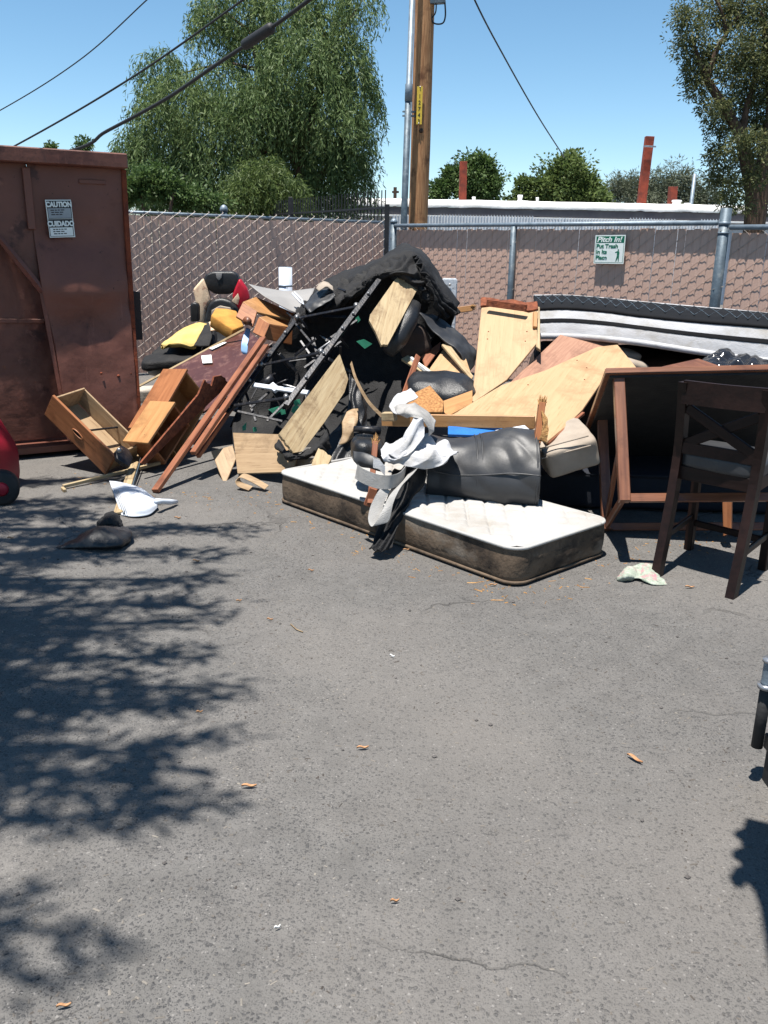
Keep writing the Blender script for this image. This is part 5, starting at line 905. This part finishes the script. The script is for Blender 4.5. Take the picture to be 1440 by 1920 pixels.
ribbon('strap', [W(780, 876, 4.64), W(764, 896, 4.5), W(742, 920, 4.42), W(727, 950, 4.36), W(718, 975, 4.33), W(709, 984, 4.32), W(703, 970, 4.35), W(708, 945, 4.4), W(722, 918, 4.45), W(738, 902, 4.5)], [Vector((.06, .02, .045))]*4+[Vector((.07, .03, .01))]*6, 'strapgrey', ws)
ribbon('strap_end', [W(700, 868, 4.58), W(712, 872, 4.55), W(722, 884, 4.55)], [Vector((.0, .01, .05))]*3, 'whitefab', ws)
wb = thing('white_batting', 'bright white polyester batting and curled fabric bunched on the leather cushion', 'batting', W(780, 880, 4.6))
net('batting', [[W(716, 838, 4.78), W(745, 822, 4.9), W(786, 815, 4.95), W(818, 820, 4.95), W(848, 836, 4.85)], [W(714, 850, 4.62), W(745, 838, 4.7), W(786, 832, 4.75), W(822, 836, 4.76), W(860, 843, 4.72)], [W(720, 864, 4.56), W(748, 856, 4.58), W(788, 850, 4.62), W(826, 852, 4.65), W(856, 850, 4.66)], [W(728, 874, 4.6), W(756, 874, 4.58), W(792, 878, 4.58), W(824, 874, 4.62), W(850, 858, 4.66)]], 'whitefab', .004, 110, 80, .02, 9, wb, ridge=True, pleat=(3.3, .02, .5))
net('curled_sheet', [[W(740, 764, 5.0), W(756, 756, 5.0), W(780, 758, 5.0), W(800, 768, 4.98), W(816, 790, 4.95)], [W(745, 776, 4.9), W(764, 770, 4.84), W(786, 772, 4.82), W(802, 786, 4.82), W(812, 806, 4.85)], [W(760, 784, 4.88), W(772, 782, 4.8), W(790, 786, 4.78), W(800, 800, 4.8), W(806, 818, 4.82)]], 'strapgrey', .004, 50, 30, .005, 8, wb, pleat=(2, .014, .3))
net('white_fold', [[W(776, 780, 4.8), W(790, 784, 4.78), W(800, 800, 4.78)], [W(764, 800, 4.74), W(780, 806, 4.7), W(794, 818, 4.72)], [W(746, 826, 4.7), W(764, 832, 4.64), W(782, 836, 4.66)], [W(720, 850, 4.64), W(742, 856, 4.58), W(766, 856, 4.6)]], 'whitefab', .004, 50, 70, .006, 11, wb, ridge=True, pleat=(1.6, .022, .4))
net('white_strip', [[W(730, 764, 5.2), W(742, 742, 5.35), W(770, 728, 5.5)], [W(736, 772, 5.1), W(750, 752, 5.25), W(778, 738, 5.4)], [W(744, 776, 5.05), W(756, 760, 5.15), W(784, 744, 5.3)]], 'whitefab', .006, 30, 16, .012, 9, wb)
# ------------------------------------------------------------------ striped mattress, trash bag and what they rest on
sm_ = thing('striped_mattress', 'bent white mattress with black stripe and dark quilted top', 'mattress', W(1230, 760, 6.8))
XS = [(1000, 580, 558, 628, 6.85), (1060, 578, 558, 628, 6.8), (1130, 583, 563, 633, 6.7), (1200, 592, 570, 641, 6.6), (1290, 601, 578, 655, 6.45), (1380, 608, 586, 668, 6.3), (1450, 614, 593, 676, 6.2), (1560, 628, 607, 690, 6.0), (1700, 650, 628, 712, 5.8)]
def sidept(k, t, out=0): x, yt, yb_, yl, D = XS[k]; p = W(x, yt+(yl-yt)*t, D); return p+Vector((0, -out, 0))
rws = [[sidept(k, t, .015*math.sin(math.pi*t)+.10*t) for k in range(len(XS))] for t in np.linspace(0, 1, 7)]
net('side_band', rws, 'whitefab', .01, 90, 24, .002, 30, sm_)
net('stripe', [[sidept(k, t, .015*math.sin(math.pi*t)+.10*t+.008) for k in range(len(XS))] for t in (.36, .43, .5)], 'charcoalfab', .003, 90, 6, .0, 30, sm_)
back = [W(x, yb_, D+1.5) for (x, yt, yb_, yl, D) in XS]
tops = [[sidept(k, 0, 0)+Vector((0, .01, .004)) for k in range(len(XS))], [sidept(k, 0, 0).lerp(back[k], .15)+Vector((0, 0, .035)) for k in range(len(XS))], [sidept(k, 0, 0).lerp(back[k], .6)+Vector((0, 0, .04)) for k in range(len(XS))], back]
net('quilted_top', tops, 'charcoalfab', .02, 90, 30, .004, 12, sm_)
tube('top_piping', [Vector(p) for p in crom([tuple(sidept(k, 0, .005)) for k in range(len(XS))], 60)], .016, 'charcoalfab', sm_, 8); tube('back_piping', [Vector(p)+UP*.012 for p in crom([tuple(p) for p in back], 60)], .014, 'whitefab', sm_, 8); tube('bottom_piping', [Vector(p) for p in crom([tuple(sidept(k, 1, .11)) for k in range(len(XS))], 60)], .022, 'whitefab', sm_, 8)
V = []; Fc = []; zig = crom([tuple((sidept(k, 0).lerp(back[k], .05))+Vector((0, -.005, .04))) for k in range(len(XS))], 110); zag = crom([tuple((sidept(k, 0).lerp(back[k], .62))+Vector((0, 0, .055))) for k in range(len(XS))], 110)
for i in range(0, 106, 4):
    for a, b_ in ((zig[i], zag[i+4]), (zag[i], zig[i+4])): t, q = tube_data([Vector(a), Vector((a+b_)/2)+UP*.006, Vector(b_)], .0022, 4, False); k = len(V); V += t; Fc += [tuple(k+j for j in u) for u in q]
mk('stitching', V, Fc, 'galvdark', sm_)
net('underside', [[sidept(k, 1, 0)+Vector((0, .02, .004)) for k in range(len(XS))], [back[k]+Vector((0, 0, -.30)) for k in range(len(XS))]], 'charcoalfab', .02, 40, 6, 0, 5, sm_)
db = thing('dark_sofa', 'dark brown sofa body propping up the striped mattress', 'sofa', Vector((2.4, 7.2, 0)))
puff('body', Vector((2.6, 7.45, .37)), Vector((1.35, -.3, 0)), Vector((.12, .52, 0)), Vector((0, 0, .385)), 'brownsofa', db, p=7, amp=.015, freq=4, n=20); puff('arm', Vector((1.35, 7.35, .40)), Vector((.16, -.03, 0)), Vector((.1, .5, 0)), Vector((0, 0, .41)), 'brownsofa', db, p=5, amp=.012, n=14)
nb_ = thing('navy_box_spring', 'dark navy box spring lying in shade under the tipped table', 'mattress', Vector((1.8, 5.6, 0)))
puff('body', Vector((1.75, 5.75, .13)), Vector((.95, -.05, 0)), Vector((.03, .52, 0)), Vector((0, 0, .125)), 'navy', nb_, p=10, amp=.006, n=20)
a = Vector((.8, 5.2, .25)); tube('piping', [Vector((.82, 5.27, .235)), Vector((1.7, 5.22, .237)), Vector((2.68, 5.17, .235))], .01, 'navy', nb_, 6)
tb1 = thing('trash_bag', 'shiny black plastic trash bag slumped against the striped mattress', 'trash bag', W(1385, 705, 5.95))
net('bag', [[W(1300, 690, 6.2), W(1325, 662, 6.25), W(1360, 655, 6.25), W(1400, 664, 6.2), W(1445, 668, 6.15), W(1500, 672, 6.1)], [W(1305, 694, 5.98), W(1330, 668, 6.02), W(1365, 664, 6.02), W(1405, 672, 5.98), W(1450, 680, 5.95), W(1500, 684, 5.92)], [W(1310, 704, 5.82), W(1340, 688, 5.82), W(1370, 686, 5.80), W(1410, 692, 5.78), W(1455, 698, 5.76), W(1500, 704, 5.75)], [W(1320, 730, 5.8), W(1345, 726, 5.76), W(1375, 726, 5.74), W(1415, 730, 5.72), W(1460, 736, 5.7), W(1500, 740, 5.7)], [W(1320, 850, 5.8), W(1345, 850, 5.76), W(1375, 850, 5.74), W(1415, 850, 5.72), W(1460, 850, 5.7), W(1500, 850, 5.7)]], 'bag', .003, 80, 60, .035, 8, tb1, ridge=True)
# ------------------------------------------------------------------ tipped table
tl = thing('tipped_table', 'cherry wood table tipped backward with its front legs in the air', 'table', Vector((1.6, 4.8, 0)))
P0 = W(1171, 941, 4.28); P1 = W(1160, 713, 4.62); lv = (P1-P0); LL = lv.length; lv.normalize(); tx_ = (W(1440, 716, 4.55)-W(1140, 699, 4.66)); tx_ = (tx_-lv*tx_.dot(lv)).normalized(); ty_ = lv.cross(tx_).normalized(); ty_ = ty_ if ty_.y > 0 else -ty_
def tp(x, y, z): return P0+tx_*x+ty_*y+lv*z               # x along the front, y towards the back edge, z up the legs
DEP = P0.z/max(.05, -ty_.z)*.96; DEP = min(DEP, .85); LW = .95
c_ = [tp(-.075, -.06, LL+.03), tp(LW+.1, -.06, LL+.03), tp(LW+.1, DEP+.78, LL+.03), tp(-.075, DEP+.78, LL+.03)]
mwT = frame(sum(c_, Vector())/4, tx_, lv); bm = bmesh.new(); bmesh.ops.create_cube(bm, size=1); bmesh.ops.scale(bm, vec=((c_[1]-c_[0]).length, (c_[3]-c_[0]).length, .032), verts=bm.verts); bmesh.ops.bevel(bm, geom=bm.edges[:], offset=.004, segments=2, affect='EDGES'); bmk('tabletop', bm, 'cherry', tl, mwT)
bm = bmesh.new(); bmesh.ops.create_cube(bm, size=1); bmesh.ops.scale(bm, vec=((c_[1]-c_[0]).length-.05, (c_[3]-c_[0]).length-.05, .012), verts=bm.verts); bmk('underside', bm, 'rubber', tl, mwT @ Matrix.Translation((0, 0, -.0225)))  # black sheet puts the shade under the tabletop into its colour
for x in (0, LW):
    for y in (0, DEP): bar('leg', tp(x, y, 0), tp(x, y, LL+.012), .055, .055, 'cherry', tl, up=ty_)
for y in (0, DEP): bar('stretcher', tp(.028, y, .02), tp(LW-.028, y, .02), .02, .045, 'cherry', tl, up=lv)
for x in (0, LW): bar('side_stretcher', tp(x, .028, .03), tp(x, DEP-.028, .03), .02, .045, 'cherry', tl, up=lv); bar('brace', tp(x, .02, LL*.5), tp(x, DEP-.03, LL*.12), .02, .045, 'cherry', tl, up=lv)
o = board('table_leaf', [W(1236, 697, 4.85), W(1240, 690, 5.0), W(1310, 669, 5.25), W(1400, 706, 4.9), W(1330, 712, 4.75)], .02, 'cherry'); tag(o, 'loose reddish table leaf wedged on top of the tipped table', 'table leaf')
o = board('wood_block', poly([(1354, 935), (1372, 930), (1371, 1000), (1356, 1006)], (1354, 935, 4.62), (1372, 930, 4.6), (1356, 1006, 4.58)), .04, 'oak'); tag(o, 'upright wooden leg offcut behind the dark chair', 'wood block')
# ------------------------------------------------------------------ dark cross-back chair
chr_ = thing('dining_chair', 'dark espresso cross back counter chair standing on the asphalt', 'chair', G(1300, 1075))
BL, BR_, FL_, FR_ = G(1231, 1080), G(1371, 1120), G(1291, 1030), G(1430, 1068); SZ = .56
exs = (BR_-BL).normalized(); eys = Vector((-exs.y, exs.x, 0))
def lerp(a, b_, t): return a+(b_-a)*t
TL, TR = W(1284, 716, 4.16), W(1443, 732, 3.92); CHW = (BR_-BL).length
SBL = lerp(BL, FL_, .26)+UP*SZ; SBR = lerp(BR_, FR_, .26)+UP*SZ; SFL = lerp(BL, FL_, .97)+UP*SZ; SFR = lerp(BR_, FR_, .97)+UP*SZ
def cbar(nm, a, b_, w, t, up=None): return bar(nm, a, b_, w, t, 'espresso', chr_, up=up or eys, bev=.004)
for a, s, t in ((BL, SBL, TL), (BR_, SBR, TR)):
    p = [a, lerp(a, s, .5)+eys*.01, s, lerp(s, t, .5)+eys*.01, t]; q = crom([tuple(x) for x in p], 16); bm = bmesh.new(); prev = None
    for k, c in enumerate(q):
        c = Vector(c); w_ = .021; d_ = .026; r_ = [bm.verts.new(c+exs*sx_*w_+eys*sy_*d_) for sx_, sy_ in ((-1, -1), (1, -1), (1, 1), (-1, 1))]
        if prev:
            for j in range(4): bm.faces.new((prev[j], prev[(j+1) % 4], r_[(j+1) % 4], r_[j]))
        else: bm.faces.new(r_)
        prev = r_
    bm.faces.new(prev); bmk('back_leg', bm, 'espresso', chr_)
for a, s in ((FL_, SFL), (FR_, SFR)): cbar('front_leg', a, s-UP*.03, .042, .042)
def curved(nm, a, b_, h, th, bow):
    P = [a, lerp(a, b_, .5)-eys*bow, b_]; q = crom([tuple(x) for x in P], 12); v = []; f = []
    for c in q:
        c = Vector(c); v += [c+UP*h/2-eys*th/2, c+UP*h/2+eys*th/2, c-UP*h/2+eys*th/2, c-UP*h/2-eys*th/2]
    for i in range(11):
        for j in range(4): f.append((4*i+j, 4*i+(j+1) % 4, 4*i+4+(j+1) % 4, 4*i+4+j))
    f += [(0, 1, 2, 3)[::-1], (44, 45, 46, 47)]; return mk(nm, v, f, 'espresso', chr_)
TH_ = .11; curved('top_rail', TL-UP*TH_*.42+exs*.0, TR-UP*TH_*.42, TH_, .026, .02)
l1, r1 = lerp(SBL, TL, .70)+exs*.02, lerp(SBR, TR, .70)-exs*.02; l0, r0_ = lerp(SBL, TL, .24)+exs*.02, lerp(SBR, TR, .24)-exs*.02
cbar('cross_slat', l1, r0_, .05, .016); cbar('cross_slat', r1+eys*.003, l0+eys*.003, .05, .0155); curved('lower_rail', lerp(SBL, TL, .2)+exs*.02, lerp(SBR, TR, .2)-exs*.02, .055, .022, .0)
for a, b_ in ((SBL, SBR), (SFL, SFR), (SBL, SFL), (SBR, SFR)): cbar('apron', a-UP*.045, b_-UP*.045, .02, .07, up=UP)
scn = (SBL+SBR+SFL+SFR)/4; puff('seat_cushion', scn+UP*.022, (SBR-SBL)*.54, (SFL-SBL)*.54, UP*.045, 'greyleather', chr_, p=6, n=14, amp=.003)
for (a, s, b_, s2, t) in ((BL, SBL, FL_, SFL, .34), (BR_, SBR, FR_, SFR, .34), (FL_, SFL, FR_, SFR, .28), (BL, SBL, BR_, SBR, .5)):
    if t != .5: cbar('stretcher', lerp(a, s, t), lerp(b_, s2, t), .018, .035, up=UP)
# ------------------------------------------------------------------ rag, leaves, pebbles
rg = net('floral_rag', [[G(1158, 1083, .004), G(1172, 1066, .03), G(1195, 1058, .04), G(1218, 1056, .03), G(1232, 1062, .02)], [G(1157, 1088, .004), G(1176, 1078, .04), G(1196, 1074, .02), G(1216, 1072, .035), G(1238, 1080, .012)], [G(1164, 1089, .003), G(1184, 1086, .012), G(1200, 1084, .02), G(1220, 1092, .012), G(1250, 1094, .004)], [G(1172, 1088, .003), G(1190, 1086, .003), G(1204, 1087, .003), G(1226, 1097, .003), G(1252, 1096, .003)]], 'rag', .003, 40, 30, .008, 25); tag(rg, 'crumpled pale floral rag beside the chair leg', 'rag')
LB = [('orange dry leaf alone in the middle of the bare asphalt', 680, 1404, .052, .2), ('reddish curled seed pod at the edge of the branch shade', 467, 1476, .06, .1), ('small tan leaf near the top of the branch shade', 368, 1053, .05, -.1), ('small tan leaf between the branch shade and the mattress', 583, 1071, .04, 0), ('pale yellow leaf at the tip of a shadow streak', 374, 1337, .03, .4), ('small tan leaf by the end of a thin shadow streak', 448, 1128, .035, .5), ('long pale sliver of leaf on the dusty asphalt', 1190, 1425, .08, -.9), ('tan leaf under the long side of the mattress', 762, 1032, .05, .3), ('tan leaf touching the mattress near its front corner', 925, 1098, .05, .2), ('tan leaf by the short side of the mattress', 1122, 1042, .04, .4), ('dry twig leaf between the rag and the chair shadow', 1293, 1102, .06, 0), ('brown leaf just behind the dustpan handle', 333, 972, .05, .1), ('thin reddish leaf on the open asphalt beyond the shade', 506, 1163, .035, 0), ('small reddish leaf in the foreground asphalt', 740, 1692, .03, .2), ('pale leaf fragment on the shaded foreground', 120, 1889, .04, .3), ('white paper fleck on the foreground asphalt', 520, 1742, .022, .6), ('white chip on the bare asphalt beyond the orange leaf', 735, 1232, .028, -.4), ('tan leaf on the asphalt left of the leather scrap', 20, 1010, .045, .2)]
for lab, x, y, s, a in LB:
    s *= .75
    c = G(x, y, .004); n = 9; v = []; f = []; ca, sa = math.cos(a), math.sin(a)
    for i in range(n):
        t = i/(n-1); w_ = s*.12*math.sin(math.pi*min(1, t*.94+.05))**.8; h = .003*math.sin(2.2*math.pi*t)+.003; X = (t-.5)*s
        for k in (-1, 0, 1): v.append((X*ca-k*w_*sa, X*sa+k*w_*ca, h+abs(k)*.006))
    for i in range(n-1):
        for k in (0, 1): f.append((3*i+k, 3*i+k+1, 3*i+4+k, 3*i+3+k))
    white = 'white' in lab; o = mk('paper_fleck' if white else 'dry_leaf', v, f, 'white' if white else 'leafdry', None, Matrix.Translation(c), True); s_ = o.modifiers.new('thick', 'SOLIDIFY'); s_.thickness = .001; tag(o, lab, 'paper' if white else 'leaf', 'dry leaves and flecks on the asphalt')
tw = tube('twig', [G(545, 1170, .004), G(556, 1180, .006), G(568, 1185, .004)], .0025, 'pine', None, 5); tag(tw, 'thin pale curved twig on the open asphalt', 'twig')
v = []; f = []
for i in range(150):
    x, y = random.uniform(-2.3, 2.3), random.uniform(1.4, 5.0); r = random.uniform(.003, .009); k = len(v)
    for dx, dy, dz in ((1, 0, .3), (.2, 1, .3), (-1, .1, .35), (-.1, -.9, .3), (0, .1, .9), (.1, -.1, -.3)): v.append((x+dx*r*random.uniform(.8, 1.2), y+dy*r*random.uniform(.8, 1.2), dz*r+.001))
    f += [(k, k+1, k+4), (k+1, k+2, k+4), (k+2, k+3, k+4), (k+3, k, k+4), (k+1, k, k+5), (k+2, k+1, k+5), (k+3, k+2, k+5), (k, k+3, k+5)]
o = mk('pebbles', v, f, 'stone'); o['kind'] = 'stuff'; tag(o, 'small dark pebbles strewn over the asphalt', 'pebbles')
v = []; f = []                                          # splinters and crumbs gathered along the foot of the pile
foot = [G(x, y) for x, y in ((120, 905), (230, 900), (300, 930), (420, 935), (520, 945), (640, 1000), (760, 1045), (900, 1095), (1000, 1110), (1150, 1045), (1250, 1010), (1360, 1010))]
for i in range(330):
    k = random.randrange(len(foot)-1); c = foot[k].lerp(foot[k+1], random.random())+Vector((random.gauss(0, .07), random.gauss(-.03, .11), 0)); a = random.uniform(0, math.pi); L = random.choice((.003, .004, .006, .01, .02))*random.uniform(.6, 1.3); w = min(L*.5, random.uniform(.001, .004)); h = random.uniform(.001, .004); n0 = len(v); ca, sa = math.cos(a), math.sin(a)
    for dx, dy, dz in ((-L, -w, 0), (L, -w, 0), (L, w, 0), (-L, w, 0), (-L*.7, 0, h), (L*.7, 0, h)): v.append((c.x+dx*ca-dy*sa, c.y+dx*sa+dy*ca, .0006+dz))
    f += [(n0, n0+1, n0+5, n0+4), (n0+1, n0+2, n0+5), (n0+2, n0+3, n0+4, n0+5), (n0+3, n0, n0+4)]
o = mk('wood_splinters', v, f, 'splint'); o['kind'] = 'stuff'; tag(o, 'wood splinters and crumbs along the foot of the pile', 'splinters')
# ------------------------------------------------------------------ utility cart at the right edge, mostly out of view
ca_ = thing('utility_cart', 'black utility cart corner with clear marker lamp entering from the right', 'cart', Vector((1.6, 2.2, 0)))
D0 = 2.35; lx = W(1441, 1262, D0)
tube('lamp_body', [lx+UP*.035, lx+UP*.03, lx-UP*.03, lx-UP*.035], [.018, .017, .017, .018], 'galv', ca_, 16); tube('lamp_rim', [lx+UP*.047, lx+UP*.036], [.022, .022], 'silver', ca_, 16); tube('lamp_rim', [lx-UP*.036, lx-UP*.048], [.026, .026], 'silver', ca_, 16)
z0 = W(1430, 1400, D0).z; tube('lamp_foot', [lx-UP*.048, Vector((lx.x, lx.y, z0))], .017, 'rubber', ca_, 12)
bar('body_side', Vector((lx.x+.06, lx.y-.9, z0-.1)), Vector((lx.x+.06, lx.y+.02, z0-.1)), .04, .3, 'rubber', ca_); bar('bumper', Vector((lx.x+.03, lx.y-.0, z0+.01)), Vector((lx.x+.9, lx.y-.0, z0+.01)), .05, .05, 'rubber', ca_)
bar('deck', Vector((lx.x+.5, lx.y-.95, z0-.1)), Vector((lx.x+.5, lx.y-.05, z0-.1)), .84, .2, 'rubber', ca_)
for dx, dy in ((.3, -.2), (.3, -.8), (.8, -.2), (.8, -.8)): c = Vector((lx.x+dx, lx.y+dy, .12)); tube('wheel', [c-Vector((.06, 0, 0)), c-Vector((.05, 0, 0)), c+Vector((.05, 0, 0)), c+Vector((.06, 0, 0))], [.1, .12, .12, .1], 'rubber', ca_, 24)
zr = 2.3; sc = lambda x, y: Vector(SH(*tuple(G(x, y))[:2], zr))
rp = [sc(1398, 1535), sc(1440, 1545), sc(1500, 1560), sc(1500, 1560)+Vector((1.1, .0, 0)), sc(1520, 2000)+Vector((1.1, -.25, 0)), sc(1520, 2000), sc(1446, 1830), sc(1436, 1780), sc(1424, 1700), sc(1412, 1668), sc(1400, 1655), sc(1392, 1668), sc(1374, 1660), sc(1366, 1645), sc(1376, 1628), sc(1388, 1625), sc(1386, 1615), sc(1372, 1608), sc(1372, 1596), sc(1390, 1590), sc(1388, 1575), sc(1376, 1568), sc(1376, 1560), sc(1392, 1554)]
board('shadow_canopy', rp, .03, 'rubber', ca_, bev=0)  # unseen canopy added, outline traced back from the shadow on the asphalt
for dx, dy in ((.13, -.3), (.85, -.3), (.85, -.85)): tube('shadow_canopy_post', [Vector((lx.x+dx, lx.y+dy, z0-.02)), Vector((lx.x+dx-.1, lx.y+dy-.1, zr-.03))], .018, 'metalblack', ca_, 8)  # posts added to hold up the unseen canopy
bar('lamp_bracket', lx-UP*.05, Vector((lx.x+.08, lx.y, z0+.03)), .03, .02, 'rubber', ca_)
